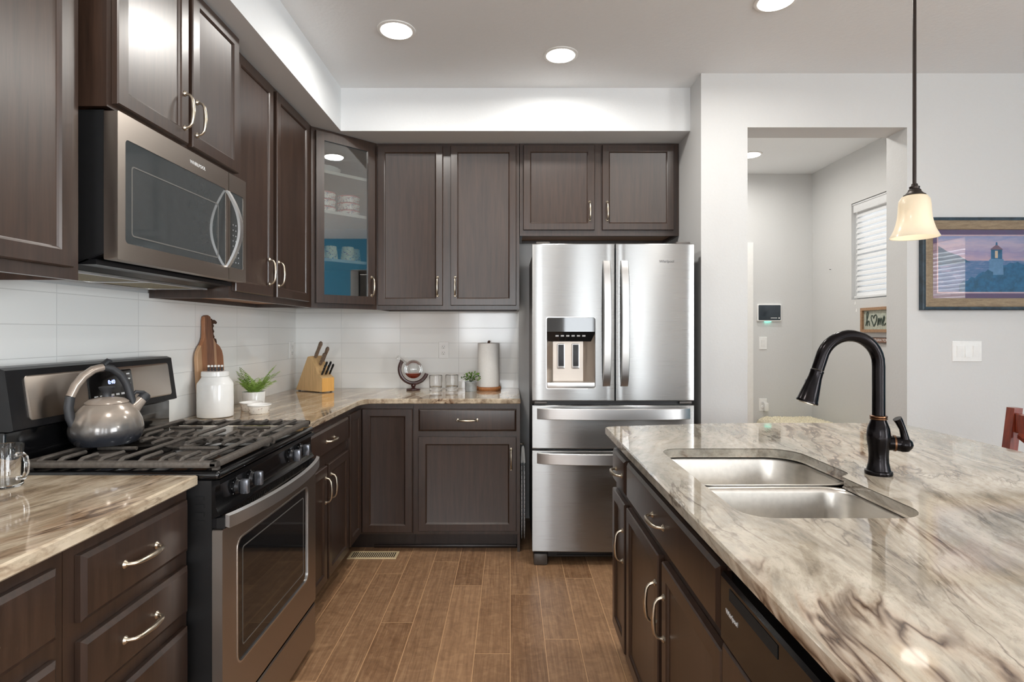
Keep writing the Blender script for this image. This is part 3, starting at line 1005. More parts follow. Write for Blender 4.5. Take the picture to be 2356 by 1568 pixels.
# dishwasher
t = thing('dishwasher', 'dark glossy dishwasher built into the island, at the bottom edge of the photo', 'dishwasher', (XF, 1.134, 0), RI)
bm = bm_new(); box(bm, 0.004, 0.596, 0.0, 0.57, 0.10, 0.875); obj('body', bm, 'black', t, 0)
bm = bm_new(); rings(bm, 0.004, 0.596, 0.12, 0.692, [(0, -0.001), (0, -0.02), (0.004, -0.024)]); obj('door', bm, 'wood', t, 20)
bm = bm_new(); rings(bm, 0.004, 0.596, 0.70, 0.835, [(0, -0.001), (0, -0.022), (0.006, -0.028)])
cp = obj('control_panel', bm, 'black_gloss', t, 20)
bm = bm_new(); box(bm, 0.055, 0.25, -0.0292, -0.0284, 0.80, 0.822); obj('vent', bm, 'slot', cp, 0)
bm = bm_new(); box(bm, 0.004, 0.596, 0.06, 0.5, 0.0, 0.099); obj('toe_kick', bm, 'black', t, 0)
text('logo', 'Whirlpool', 0.0135, 'white_print', cp, (0.066, -0.0288, 0.772), (PI / 2, 0, 0))

# ------------------------------------------------------------------ sink
t = thing('kitchen_sink', 'double-bowl stainless undermount sink set in the island worktop', 'sink', (0.72, 1.57, 0.68))
def bowl(poly, depth_z):
    """open basin: rim just under the slab, walls down, rounded foot"""
    bm = bm_new()
    o_ = lambda d: offset_poly(poly, d)
    lv = [(0.0, 0.2035, 0.0), (-0.012, 0.2035, 0), (0.0, 0.203, 0)]
    loops = []
    for d, z in ((-0.016, 0.2025), (-0.004, 0.2025), (0.002, 0.198), (0.005, 0.19), (0.014, 0.06), (0.022, 0.036), (0.04, 0.019), (0.065, 0.012)):
        loops.append([(a - 0.72, b - 1.57, z) for a, b in o_(d)])
    loft(bm, loops, False, True)
    o = obj('bowl', bm, 'sink', t, 60)
    sd = o.modifiers.new('thickness', 'SOLIDIFY'); sd.thickness = 0.0015; sd.offset = -1
    return o


far = arc(0.575, 1.665, 0.07, 180, 270) + arc(0.895, 1.665, 0.068, -90, 0) + [(0.963, 1.72)] + arc(0.853, 1.835, 0.11, 0, 90, 8) + arc(0.575, 1.87, 0.075, 90, 180)
near = arc(0.575, 1.269, 0.08, 180, 270) + arc(0.84, 1.274, 0.085, -90, 0) + arc(0.855, 1.485, 0.07, 0, 90) + arc(0.565, 1.485, 0.07, 90, 180)
b1 = bowl(far, 0.7)
b2 = bowl(near, 0.7)
for cx, cy in ((0.73, 1.77), (0.71, 1.37)):
    bm = bm_new(); lathe(bm, [(0.044, 0.0), (0.044, 0.004), (0.036, 0.005), (0.03, 0.001), (0.0, 0.001)], 24, (cx - 0.72, cy - 1.57, 0.0135)); obj('drain', bm, 'steel_handle', t)

# ------------------------------------------------------------------ faucet
t = thing('kitchen_faucet', 'tall dark bronze pull-down gooseneck faucet behind the sink', 'faucet', (1.03, 1.58, 0.914))
bm = bm_new()
lathe(bm, [(0.034, 0.0), (0.035, 0.004), (0.034, 0.010), (0.030, 0.012), (0.028, 0.02), (0.0252, 0.035), (0.0245, 0.055), (0.026, 0.075), (0.0292, 0.095), (0.0296, 0.11),
           (0.027, 0.13), (0.0215, 0.145), (0.019, 0.152)], 32)
obj('body', bm, 'bronze', t)
bm = bm_new(); lathe(bm, [(0.0195, 0.1525), (0.0215, 0.154), (0.0218, 0.157), (0.0195, 0.1585), (0.0218, 0.160), (0.0218, 0.163), (0.0195, 0.1645)], 28); obj('collar', bm, 'copper_edge', t)
pts = [(0, 0, 0.165), (0, 0, 0.20), (0, 0, 0.24), (0, 0, 0.285), (0, 0, 0.300)]
rr = 0.081
for i in range(1, 17):
    a = math.radians(i * 167 / 16)
    pts.append((-rr + rr * math.cos(a), 0, 0.306 + rr * math.sin(a)))
e = Vector(pts[-1]); dv = (Vector(pts[-1]) - Vector(pts[-2])).normalized()
pts.append(tuple(e + dv * 0.034))
bm = bm_new(); tube(bm, pts, 0.0164, 16); obj('spout', bm, 'bronze', t)
e = e + dv * 0.0355
q = dv.to_track_quat('Z', 'Y').to_matrix().to_4x4()
bm = bm_new()
lathe(bm, [(0.0168, 0.0), (0.018, 0.003), (0.0172, 0.007), (0.0178, 0.022), (0.0205, 0.04), (0.0235, 0.06), (0.0275, 0.088), (0.029, 0.091), (0.0285, 0.095), (0.022, 0.096)], 28, tuple(e), mat=q)
hd = obj('spray_head', bm, 'bronze', t)
bm = bm_new(); lathe(bm, [(0.0215, 0.09), (0.0215, 0.0975), (0.0, 0.099)], 24, tuple(e), (False, False), mat=q); obj('nozzle', bm, 'nickel', hd)
bm = bm_new()
mt = Matrix.Translation(e) @ q
side = q.to_3x3() @ Vector((1, 0, 0))
sg = 1 if side.x < 0 else -1
box(bm, sg * 0.016, sg * 0.028, -0.011, 0.011, 0.030, 0.072, 0.004, 2, mat=mt)
obj('spray_button', bm, 'rubber', hd)
bm = bm_new()
tube(bm, [(0.024, 0.004, 0.087), (0.045, -0.004, 0.087), (0.062, -0.012, 0.085)], [0.021, 0.020, 0.0215], 18)
lathe(bm, [(0.0, -0.021), (0.012, -0.018), (0.02, -0.008), (0.0225, 0.0), (0.02, 0.01), (0.012, 0.018), (0, 0.021)], 20, (0.062, -0.013, 0.085))
tube(bm, [(0.060, -0.014, 0.088), (0.062, -0.017, 0.105), (0.055, -0.017, 0.130), (0.046, -0.016, 0.150), (0.041, -0.016, 0.158)], [0.014, 0.010, 0.0085, 0.0105, 0.0115], 14)
lv = obj('lever', bm, 'bronze', t)
bm = bm_new(); tube(bm, [(0.040, -0.002, 0.087), (0.044, -0.0035, 0.087)], 0.0225, 20); obj('ring', bm, 'copper_edge', lv)

# ------------------------------------------------------------------ range
YR, WR = 1.576, 0.764
t = thing('gas_range', 'black and stainless gas range in the left run', 'stove', (-0.835, YR, 0), RL)
bm = bm_new()
box(bm, 0.004, WR - 0.004, 0.0, 0.63, 0.03, 0.895)
for i in range(4):
    box(bm, 0.0015, 0.004, 0.02, 0.045, 0.775 + i * 0.022, 0.785 + i * 0.022)
obj('body', bm, 'black', t, 0)
for x in (0.05, WR - 0.05):
    for y in (0.06, 0.56):
        bm = bm_new(); lathe(bm, [(0.018, 0), (0.018, 0.008), (0.01, 0.012), (0.01, 0.0295)], 12, (x, y, 0)); obj('levelling_foot', bm, 'black', t)
bm = bm_new()
box(bm, 0.001, WR - 0.001, -0.022, 0.56, 0.8955, 0.921, 0.010, 3)
obj('cooktop', bm, 'black_gloss', t)
# burners
for x, y, r in ((0.18, 0.15, 0.05), (0.18, 0.42, 0.04), (0.58, 0.15, 0.045), (0.58, 0.42, 0.04), (0.382, 0.29, 0.045)):
    bm = bm_new()
    lathe(bm, [(r + 0.018, 0), (r + 0.018, 0.003), (r, 0.004), (r - 0.004, 0.012), (r - 0.002, 0.0125), (r - 0.004, 0.018), (0, 0.019)], 24, (x, y, 0.9212))
    obj('burner', bm, 'iron', t)
# grates: two, each a rim with fingers running sideways
def grate(x0, x1):
    bm = bm_new()
    z = 0.950
    y0, y1 = -0.012, 0.545
    for a, b, c, d_ in ((x0, x1, y0, y0 + 0.026), (x0, x1, y1 - 0.018, y1)):
        box(bm, a, b, c, d_, z - 0.022, z - 0.003, 0.006, 2)
    ends = ((x0, x0 + 0.026), (x1 - 0.012, x1)) if x0 < 0.2 else ((x0, x0 + 0.012), (x1 - 0.026, x1))
    for a, b in ends:
        box(bm, a, b, y0, y1, z - 0.022, z - 0.003, 0.006, 2)
    n = 9
    for i in range(n):
        y = y0 + 0.055 + i * (y1 - y0 - 0.10) / (n - 1)
        mid = (x0 + x1) / 2
        gap = 0.0 if i in (0, 4, 8) else (0.07 if i in (1, 3, 5, 7) else 0.10)
        segs = [(x0 + 0.01, x1 - 0.01)] if gap == 0 else [(x0 + 0.01, mid - gap), (mid + gap, x1 - 0.01)]
        for a, b in segs:
            ea, eb = (0.006, 0.006)
            tube(bm, [(a, y, z - 0.008), (a + 0.02, y, z), (b - 0.02, y, z), (b, y, z - 0.008)] if gap == 0 else
                 ([(a, y, z - 0.008), (a + 0.02, y, z), (b, y, z)] if a < mid - gap - 0.001 else [(a, y, z), (b - 0.02, y, z), (b, y, z - 0.008)]), 0.0062, 8)
    for ya, yb in ((y0 + 0.09, y0 + 0.21), (y1 - 0.21, y1 - 0.09)):
        tube(bm, [((x0 + x1) / 2, ya, z - 0.003), ((x0 + x1) / 2, yb, z - 0.003)], 0.0062, 8)
    for a in (x0 + 0.02, x1 - 0.02):
        for y in (y0 + 0.012, y1 - 0.012):
            box(bm, a - 0.008, a + 0.008, y - 0.008, y + 0.008, 0.9215, z - 0.015)
    return obj('grate', bm, 'iron', t)


grate(0.008, 0.380)
grate(0.384, 0.756)
# manifold panel, curved, with knobs
bm = bm_new()
prof = [(0.0, 0.895), (-0.022, 0.897), (-0.024, 0.885), (-0.012, 0.878), (-0.010, 0.865), (-0.012, 0.82), (-0.02, 0.803), (-0.024, 0.798), (-0.010, 0.792), (-0.0005, 0.79)]
loft(bm, [[(0.003, y, z) for y, z in prof], [(WR - 0.003, y, z) for y, z in prof]], True, True)
cp = obj('control_panel', bm, 'black_gloss', t, 30)
for x in (0.122, 0.216, 0.542, 0.637):
    bm = bm_new()
    my = Matrix.Rotation(PI / 2, 4, 'X')
    lathe(bm, [(0.024, 0.0), (0.024, 0.006), (0.021, 0.010), (0.019, 0.014), (0.0, 0.015)], 24, (x, -0.011, 0.848), mat=my)
    kn = obj('knob', bm, 'black_satin', t)
    bm = bm_new()
    box(bm, x - 0.0085, x + 0.0085, -0.050, -0.0255, 0.826, 0.870, 0.004, 2)
    obj('grip', bm, 'knob', kn)
for x in (0.122, 0.216, 0.542, 0.637):
    bm = bm_new()
    for k in range(7):
        a = -PI * 0.25 + k * PI * 1.5 / 6
        lathe(bm, [(0.0011, 0), (0.0011, 0.0006)], 6, (x + 0.0285 * math.cos(a), -0.0122, 0.848 + 0.0245 * math.sin(a)), mat=Matrix.Rotation(PI / 2, 4, 'X'))
    obj('dial_marks', bm, 'white_print', cp, 0)
# vent strip above the door
bm = bm_new()
box(bm, 0.006, WR - 0.006, -0.012, -0.0005, 0.762, 0.789)
vt = obj('vent_strip', bm, 'black_satin', t, 0)
bm = bm_new()
for i in range(52):
    x = 0.06 + i * 0.0125
    box(bm, x, x + 0.005, -0.0135, -0.0122, 0.768, 0.783)
obj('vent_slots', bm, 'slot', vt, 0)
# oven door
bm = bm_new()
plate(bm, rrect(0.004, WR - 0.004, 0.205, 0.758, 0.006, 2), [rrect(0.09, WR - 0.09, 0.325, 0.700, 0.03, 5)[::-1]], XZ, -0.030, -0.001)
od = obj('oven_door', bm, 'steel_warm', t, 30)
bm = bm_new(); plate(bm, rrect(0.089, WR - 0.089, 0.324, 0.701, 0.03, 5), [rrect(0.094, WR - 0.094, 0.329, 0.696, 0.027, 5)[::-1]], XZ, -0.0312, -0.0255); obj('window_bezel', bm, 'steel_handle', od, 30)
bm = bm_new(); prism(bm, rrect(0.09, WR - 0.09, 0.325, 0.700, 0.03, 5), XZ, -0.026, -0.004); wn = obj('oven_window', bm, 'darkglass', od, 30)
bm = bm_new(); plate(bm, rrect(0.13, WR - 0.13, 0.365, 0.665, 0.01, 3), [rrect(0.134, WR - 0.134, 0.369, 0.661, 0.008, 3)[::-1]], XZ, -0.0268, -0.0262); obj('inner_line', bm, 'faint_line', wn, 0)
# bowed towel-bar handle, flat in section
bm = bm_new()
def hpt(u):
    x = 0.0 + u * WR
    return x, -0.034 - 0.046 * (1 - (2 * u - 1) ** 2) ** 0.75
loops = []
for i in range(25):
    u = 0.012 + i / 24 * 0.976
    x, y = hpt(u)
    loops.append([(x, y - 0.009, 0.762), (x, y - 0.009, 0.796), (x, y + 0.003, 0.800), (x, y + 0.003, 0.766)])
loft(bm, loops, True, True)
hd = obj('handle', bm, 'steel_handle', od, 30)
for x in (0.006, WR - 0.034):
    bm = bm_new(); box(bm, x, x + 0.028, -0.036, -0.0125, 0.7605, 0.79); obj('handle_bracket', bm, 'black', od, 0)
bm = bm_new(); rings(bm, 0.004, WR - 0.004, 0.035, 0.193, [(0, -0.001), (0, -0.026), (0.005, -0.03)]); obj('storage_drawer', bm, 'steel_warm', t, 20)
# backguard
bm = bm_new(); box(bm, 0.0, WR, 0.575, 0.66, 0.9, 1.03, 0.006, 2); obj('backguard_base', bm, 'black_gloss', t)
bm = bm_new()
prof = [(0.548, 1.036), (0.572, 1.203), (0.590, 1.21), (0.66, 1.21), (0.66, 1.032), (0.56, 1.032)]
loft(bm, [[(-0.004, y, z) for y, z in prof], [(WR + 0.004, y, z) for y, z in prof]], True, True)
bgd = obj('backguard', bm, 'black_satin', t, 20)
sl = math.atan2(0.024, 0.167)
BG = Matrix.Translation((0, 0.548, 1.036)) @ Matrix.Rotation(-sl, 4, 'X')
bm = bm_new()
tb = bmesh.new(); rings(tb, 0.05, WR - 0.03, 0.02, 0.15, [(0, 0.002), (0, -0.003), (0.002, -0.004)], True, 0.012); bmesh.ops.transform(tb, matrix=BG, verts=tb.verts); merge(bm, tb)
obj('backguard_face', bm, 'steel_warm', bgd, 30)
bm = bm_new()
tb = bmesh.new(); rings(tb, 0.285, 0.505, 0.035, 0.140, [(0, -0.003), (0, -0.0055), (0.003, -0.0065)], True, 0.008); bmesh.ops.transform(tb, matrix=BG, verts=tb.verts); merge(bm, tb)
dp = obj('display_panel', bm, 'black_gloss', t, 30)
text('clock_digits', '0:40', 0.02, 'blue_led', dp, tuple(BG @ Vector((0.395, -0.0068, 0.1))), (PI / 2 - sl, 0, 0))
bm = bm_new()
for i in range(7):
    tb = bmesh.new(); box(tb, 0.305 + i * 0.026, 0.322 + i * 0.026, -0.0069, -0.0066, 0.052, 0.059); bmesh.ops.transform(tb, matrix=BG, verts=tb.verts); merge(bm, tb)
for i in range(3):
    tb = bmesh.new(); box(tb, 0.45, 0.466, -0.0069, -0.0066, 0.085 + i * 0.018, 0.09 + i * 0.018); bmesh.ops.transform(tb, matrix=BG, verts=tb.verts); merge(bm, tb)
    tb = bmesh.new(); box(tb, 0.475, 0.492, -0.0069, -0.0066, 0.085 + i * 0.018, 0.09 + i * 0.018); bmesh.ops.transform(tb, matrix=BG, verts=tb.verts); merge(bm, tb)
obj('button_marks', bm, 'white_print', dp, 0)

# ------------------------------------------------------------------ microwave
t = thing('microwave_oven', 'stainless over-the-range microwave with smoked glass door', 'microwave', (-1.135, YR, 1.502), RL)
H = 0.430
bm = bm_new()
prism(bm, [(0.0, 0.03), (0.0, H), (0.364, H), (0.364, -0.012), (0.10, -0.012)], YZ, 0.002, WR - 0.002)
obj('body', bm, 'black', t, 0)
bm = bm_new(); box(bm, 0.0, WR, 0.02, 0.10, -0.002, 0.012); 
loft(bm, [[(x, 0.0, 0.028), (x, 0.098, -0.013), (x, 0.10, -0.009), (x, 0.004, 0.031)] for x in (0.0, WR)], True, True)
obj('vent_lip', bm, 'black_satin', t, 0)
for x0, x1 in ((0.08, 0.36), (0.41, 0.69)):
    bm = bm_new(); box(bm, x0, x1, 0.13, 0.31, -0.018, -0.0125); obj('grease_filter', bm, 'filter', t, 0)
bm = bm_new()
for y in (0.115, 0.325):
    box(bm, 0.02, WR - 0.02, y - 0.006, y + 0.006, -0.02, -0.0125)
for x in (0.05, 0.385, 0.715):
    box(bm, x - 0.012, x + 0.012, 0.121, 0.319, -0.02, -0.0125)
obj('underside_trim', bm, 'steel_handle', t, 0)
# door: left of the control panel
xs = 0.622
bm = bm_new()
plate(bm, rrect(0.0, xs - 0.002, 0.012, H - 0.002, 0.004, 2), [rrect(0.032, xs - 0.02, 0.062, 0.358, 0.012, 4)[::-1]], XZ, -0.040, -0.001)
md = obj('door', bm, 'steel_warm', t, 30)
bm = bm_new(); prism(bm, rrect(0.032, xs - 0.020, 0.062, 0.358, 0.012, 4), XZ, -0.038, -0.01); wn = obj('window', bm, 'mwglass', md, 30)
bm = bm_new(); plate(bm, rrect(0.06, xs - 0.075, 0.085, 0.29, 0.01, 3), [rrect(0.064, xs - 0.079, 0.089, 0.286, 0.008, 3)[::-1]], XZ, -0.0390, -0.0382); obj('inner_line', bm, 'faint_line', wn, 0)
text('logo', 'WHIRLPOOL', 0.017, 'white_print', md, (0.405, -0.0404, 0.392), (PI / 2, 0, 0))
bm = bm_new()
plate(bm, rrect(xs + 0.001, WR, 0.012, H - 0.002, 0.004, 2), [rrect(xs + 0.012, WR - 0.022, 0.062, 0.358, 0.006, 3)[::-1]], XZ, -0.040, -0.001)
cp = obj('control_panel', bm, 'steel_warm', t, 30)
bm = bm_new(); prism(bm, rrect(xs + 0.012, WR - 0.022, 0.062, 0.358, 0.006, 3), XZ, -0.038, -0.01); kp = obj('keypad', bm, 'mwglass', cp, 30)
bm = bm_new()
for i in range(8):
    for j in range(3):
        if (i * 3 + j) % 7 != 3:
            box(bm, xs + 0.035 + j * 0.022, xs + 0.041 + j * 0.022, -0.0386, -0.0382, 0.082 + i * 0.021, 0.087 + i * 0.021)
obj('key_marks', bm, 'grey_print', kp, 0)
bm = bm_new()
loops = []
for i in range(21):
    u = i / 20
    z = 0.058 + u * 0.296
    y = -0.041 - 0.052 * math.sin(PI * u) ** 0.9
    hw = 0.010 + 0.002 * math.sin(PI * u)
    loops.append([(xs - 0.012 - hw, y - 0.004, z), (xs - 0.012 + hw, y - 0.004, z), (xs - 0.012 + hw, y + 0.006, z), (xs - 0.012 - hw, y + 0.006, z)])
loft(bm, loops, True, True)
obj('handle', bm, 'steel_handle', md, 30)
# dark filler strip to the right underneath is the neighbouring cabinet side

# ------------------------------------------------------------------ refrigerator
FX0, FX1, FY = 0.124, 1.031, 3.16
t = thing('refrigerator', 'stainless french-door refrigerator in the alcove', 'refrigerator', (FX0, FY, 0))
FW = FX1 - FX0
bm = bm_new()
box(bm, 0.008, FW - 0.008, 0.085, 0.77, 0.03, 1.775, 0.004, 1)
obj('body', bm, 'fridge_side', t, 30)
def curved_panel(x0, x1, z0, z1, hole=None, bow=0.008, cxm=None, hw=None):
    """door slab with a gently bowed front; front at y about 0"""
    n = 16
    bm = bm_new()
    cxm = (x0 + x1) / 2 if cxm is None else cxm
    hw = (x1 - x0) / 2 if hw is None else hw
    f = lambda x: bow * ((x - cxm) / hw) ** 2
    xs_ = sorted(set([x0 + (x1 - x0) * i / n for i in range(n + 1)] + ([hole[0], hole[1]] if hole else [])))
    zz = [z0, z0 + 0.004, z1 - 0.004, z1]
    if hole:
        zz = sorted(zz + [hole[2], hole[3]])
    V = {}
    for i, x in enumerate(xs_):
        for j, z in enumerate(zz):
            e = 0.003 if j in (0, len(zz) - 1) or i in (0, len(xs_) - 1) else 0
            V[i, j] = bm.verts.new((x, f(x) + e, z))
    for i in range(len(xs_) - 1):
        for j in range(len(zz) - 1):
            if hole and hole[0] - 1e-6 <= xs_[i] and xs_[i + 1] <= hole[1] + 1e-6 and hole[2] - 1e-6 <= zz[j] and zz[j + 1] <= hole[3] + 1e-6:
                continue
            bm.faces.new((V[i, j], V[i + 1, j], V[i + 1, j + 1], V[i, j + 1]))
    bd = [e for e in bm.edges if e.is_boundary]
    r = bmesh.ops.extrude_edge_only(bm, edges=bd)
    for v in r['geom']:
        if isinstance(v, bmesh.types.BMVert):
            v.co.y = 0.078
    be = [e for e in bm.edges if e.is_boundary]
    if not hole:
        bmesh.ops.holes_fill(bm, edges=be)
    return bm


zt, zb = 1.803, 0.923
hole = (0.080, 0.352, 0.993, 1.389)
ld = obj('left_door', curved_panel(0.0, 0.458, zb, zt, hole, 0.010, FW / 2, FW / 2), 'steel', t, 20)
rd = obj('right_door', curved_panel(0.468, FW, zb, zt, None, 0.010, FW / 2, FW / 2), 'steel', t, 20)
md_ = obj('middle_drawer', curved_panel(0.0, FW, 0.655, 0.897, None, 0.010), 'steel', t, 20)
bd_ = obj('freezer_drawer', curved_panel(0.0, FW, 0.077, 0.643, None, 0.010), 'steel', t, 20)
text('logo', 'Whirlpool', 0.020, 'dark_print', rd, (0.752, 0.0035, 1.703), (PI / 2, 0, math.radians(1.6)))
def bar_v(par, x):
    bm = bm_new()
    loops = []
    for i in range(21):
        u = i / 20
        z = 1.006 + u * 0.70
        y = -0.006 - 0.045 * (1 - (2 * u - 1) ** 2) ** 0.6
        hw = 0.021
        loops.append([(x - hw, y, z), (x - hw + 0.003, y - 0.004, z), (x + hw - 0.003, y - 0.004, z), (x + hw, y, z), (x + hw, y + 0.012, z), (x - hw, y + 0.012, z)])
    loft(bm, loops, True, True)
    obj('handle', bm, 'steel_handle', par, 30)


bar_v(ld, 0.413)
bar_v(rd, 0.513)
def bar_h(par, z0, z1):
    bm = bm_new()
    loops = []
    for i in range(25):
        u = i / 24
        x = 0.026 + u * (FW - 0.052)
        y = -0.002 - 0.050 * (1 - (2 * u - 1) ** 2) ** 0.55
        loops.append([(x, y, z0), (x, y - 0.004, z0 + 0.003), (x, y - 0.004, z1 - 0.003), (x, y, z1), (x, y + 0.012, z1), (x, y + 0.012, z0)])
    loft(bm, loops, True, True)
    obj('handle', bm, 'steel_handle', par, 30)


bar_h(md_, 0.822, 0.884)
bar_h(bd_, 0.573, 0.635)
# water and ice dispenser
bm = bm_new()
h0, h1, k0, k1 = hole
loops = [[(h0, -0.001 + 0.008, k0), (h1, 0.007, k0), (h1, 0.007, k1), (h0, 0.007, k1)],
         [(h0 + 0.002, 0.012, k0 + 0.03), (h1 - 0.002, 0.012, k0 + 0.03), (h1 - 0.002, 0.012, k1 - 0.002), (h0 + 0.002, 0.012, k1 - 0.002)],
         [(h0 + 0.04, 0.07, k0 + 0.035), (h1 - 0.06, 0.07, k0 + 0.035), (h1 - 0.06, 0.07, k1 - 0.1), (h0 + 0.04, 0.07, k1 - 0.1)]]
loft(bm, loops, False, True)
dc = obj('dispenser_cavity', bm, 'steel_warm', ld, 20)
bm = bm_new(); plate(bm, rrect(h0 - 0.004, h1 + 0.004, k0 - 0.004, k1 + 0.004, 0.012, 4), [rrect(h0, h1, k0, k1, 0.010, 4)[::-1]], XZ, 0.001, 0.014); obj('dispenser_bezel', bm, 'steel_handle', ld, 30)
bm = bm_new()
loft(bm, [[(h0 + 0.001, 0.0085, k1 - 0.001), (h0 + 0.001, 0.0095, 1.31), (h0 + 0.001, 0.03, 1.255), (h0 + 0.001, 0.068, 1.255), (h0 + 0.001, 0.068, k1 - 0.001)],
          [(h1 - 0.001, 0.0065, k1 - 0.001), (h1 - 0.001, 0.0075, 1.31), (h1 - 0.001, 0.03, 1.255), (h1 - 0.001, 0.068, 1.255), (h1 - 0.001, 0.068, k1 - 0.001)]], True, True)
dpan = obj('dispenser_controls', bm, 'darkglass', ld, 20)
bm = bm_new()
for i in range(6):
    x = h0 + 0.05 + i * 0.03
    tb = bmesh.new()
    box(tb, x, x + 0.018, -0.0008, 0.0, 0.012, 0.02)
    bmesh.ops.transform(tb, matrix=Matrix.Translation((0, 0.0188, 1.272)) @ Matrix.Rotation(math.atan2(0.0225, 0.055), 4, 'X'), verts=tb.verts)
    merge(bm, tb)
obj('button_marks', bm, 'white_print', dpan, 0)
for x in (0.165, 0.248):
    bm = bm_new(); rings(bm, x - 0.021, x + 0.021, 1.10, 1.242, [(0, 0.07), (0, 0.052), (0.005, 0.05)], True, 0.006); pd = obj('paddle', bm, 'steel_handle', ld, 30)
    bm = bm_new(); rings(bm, x - 0.016, x + 0.016, 1.115, 1.236, [(0, 0.0505), (0, 0.048), (0.002, 0.047)]); obj('paddle_pad', bm, 'rubber', pd, 30)
bm = bm_new(); box(bm, h0 + 0.002, h1 - 0.002, 0.004, 0.068, k0 + 0.001, k0 + 0.033, 0.003, 2); obj('drip_tray', bm, 'steel_handle', ld)
bm = bm_new(); box(bm, 0.01, FW - 0.01, 0.03, 0.083, 0.898, 0.9225); obj('gasket', bm, 'black', t, 0)
bm = bm_new(); box(bm, 0.01, FW - 0.01, 0.03, 0.083, 0.6435, 0.6545); obj('gasket', bm, 'black', t, 0)
bm = bm_new(); box(bm, 0.459, 0.467, 0.04, 0.083, zb, zt - 0.02); obj('gasket', bm, 'black', t, 0)
for x in (0.012, FW - 0.082):
    bm = bm_new(); box(bm, x, x + 0.07, 0.008, 0.06, 0.905, 0.919, 0.003, 2); obj('hinge', bm, 'fridge_side', t)
for x in (0.02, FW - 0.1):
    bm = bm_new(); box(bm, x, x + 0.08, 0.01, 0.16, 1.7755, 1.815, 0.006, 2); obj('hinge_cover', bm, 'fridge_side', t)
bm = bm_new(); box(bm, 0.09, FW - 0.09, 0.06, 0.084, 0.03, 0.075)
for i in range(3):
    box(bm, 0.14, FW - 0.14, 0.054, 0.06, 0.036 + i * 0.013, 0.043 + i * 0.013)
obj('base_grille', bm, 'black', t, 0)
for x in (0.008, FW - 0.085):
    bm = bm_new(); box(bm, x, x + 0.077, 0.01, 0.12, 0.0, 0.064, 0.008, 2); obj('foot_cover', bm, 'fridge_side', t)

# ------------------------------------------------------------------ kettle
t = thing('tea_kettle', 'taupe enamel tea kettle with arched handle on the near grate', 'kettle', (-1.285, 1.80, 0.9568))
bm = bm_new()
lathe(bm, [(0.072, 0), (0.083, 0.003), (0.095, 0.018), (0.1005, 0.038), (0.1005, 0.052), (0.096, 0.076), (0.085, 0.100), (0.070, 0.118), (0.059, 0.127)], 48)
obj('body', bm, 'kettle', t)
bm = bm_new(); lathe(bm, [(0.058, 0.1272), (0.060, 0.130), (0.058, 0.134), (0.047, 0.1415), (0.026, 0.147), (0.011, 0.149)], 40)
ld_ = obj('lid', bm, 'taupe', t)
bm = bm_new(); lathe(bm, [(0.013, 0.1485), (0.012, 0.155), (0.014, 0.165), (0.021, 0.174), (0.0225, 0.178), (0.020, 0.1805), (0.0, 0.1815)], 24); obj('knob', bm, 'rubber', ld_)
hx, hy = 0.56, 0.83
def kp_(s, z):
    return (s * 0.83 * hx, s * 0.83 * hy, z)
arcp = [(-0.108, 0.068), (-0.118, 0.095), (-0.122, 0.125), (-0.116, 0.158), (-0.100, 0.190), (-0.076, 0.217), (-0.045, 0.236), (-0.012, 0.243), (0.018, 0.236), (0.045, 0.217), (0.064, 0.19), (0.076, 0.16), (0.085, 0.130), (0.088, 0.112)]
bm = bm_new(); tube(bm, [kp_(*p) for p in arcp[:4]], [0.011, 0.0122, 0.0122, 0.0122], 14, flat=(1, 1.15)); hb = obj('handle', bm, 'rubber', t)
bm = bm_new(); tube(bm, [kp_(*p) for p in arcp[3:8]], [0.0124, 0.013, 0.0132, 0.0125, 0.0115], 14, flat=(1, 1.15)); obj('handle_grip', bm, 'taupe', hb)
bm = bm_new(); tube(bm, [kp_(*p) for p in arcp[7:]], [0.0116, 0.012, 0.012, 0.012, 0.012, 0.0125, 0.0135], 14, flat=(1, 1.1)); obj('handle_trigger_arm', bm, 'rubber', hb)
bm = bm_new(); tube(bm, [kp_(-0.012, 0.250), kp_(0.004, 0.262), kp_(0.014, 0.258)], [0.010, 0.009, 0.006], 10, flat=(1, 1.3)); obj('trigger', bm, 'rubber', hb)
bm = bm_new(); tube(bm, [kp_(0.085, 0.098), kp_(0.108, 0.118), kp_(0.130, 0.136)], [0.024, 0.018, 0.015], 16); sp_ = obj('spout', bm, 'taupe', t)
bm = bm_new(); tube(bm, [kp_(0.122, 0.130), kp_(0.136, 0.142), kp_(0.142, 0.147)], [0.017, 0.017, 0.012], 16); tube(bm, [kp_(0.130, 0.152), kp_(0.10, 0.156), kp_(0.085, 0.142)], [0.006, 0.006, 0.006], 8); obj('spout_cap', bm, 'rubber', sp_)

# ------------------------------------------------------------------ things on the left worktops
t = thing('glass_mug', 'clear glass mug on the near worktop at the left edge', 'mug', (-1.297, 1.45, 0.9145))
bm = bm_new()
lathe(bm, [(0.0, 0.0), (0.035, 0.0), (0.038, 0.004), (0.039, 0.106), (0.0385, 0.107), (0.0372, 0.106), (0.0362, 0.012), (0.033, 0.007), (0.0, 0.007)], 40)
obj('cup', bm, 'glass', t)
bm = bm_new()
hp = [(0.0395, 0.085), (0.055, 0.087), (0.066, 0.080), (0.0705, 0.062), (0.069, 0.042), (0.060, 0.027), (0.041, 0.024)]
tube(bm, [(a * 0.98, -a * 0.2, z) for a, z in hp], [0.006, 0.0058, 0.0058, 0.0058, 0.0058, 0.0058, 0.006], 10)
obj('handle', bm, 'glass', t)

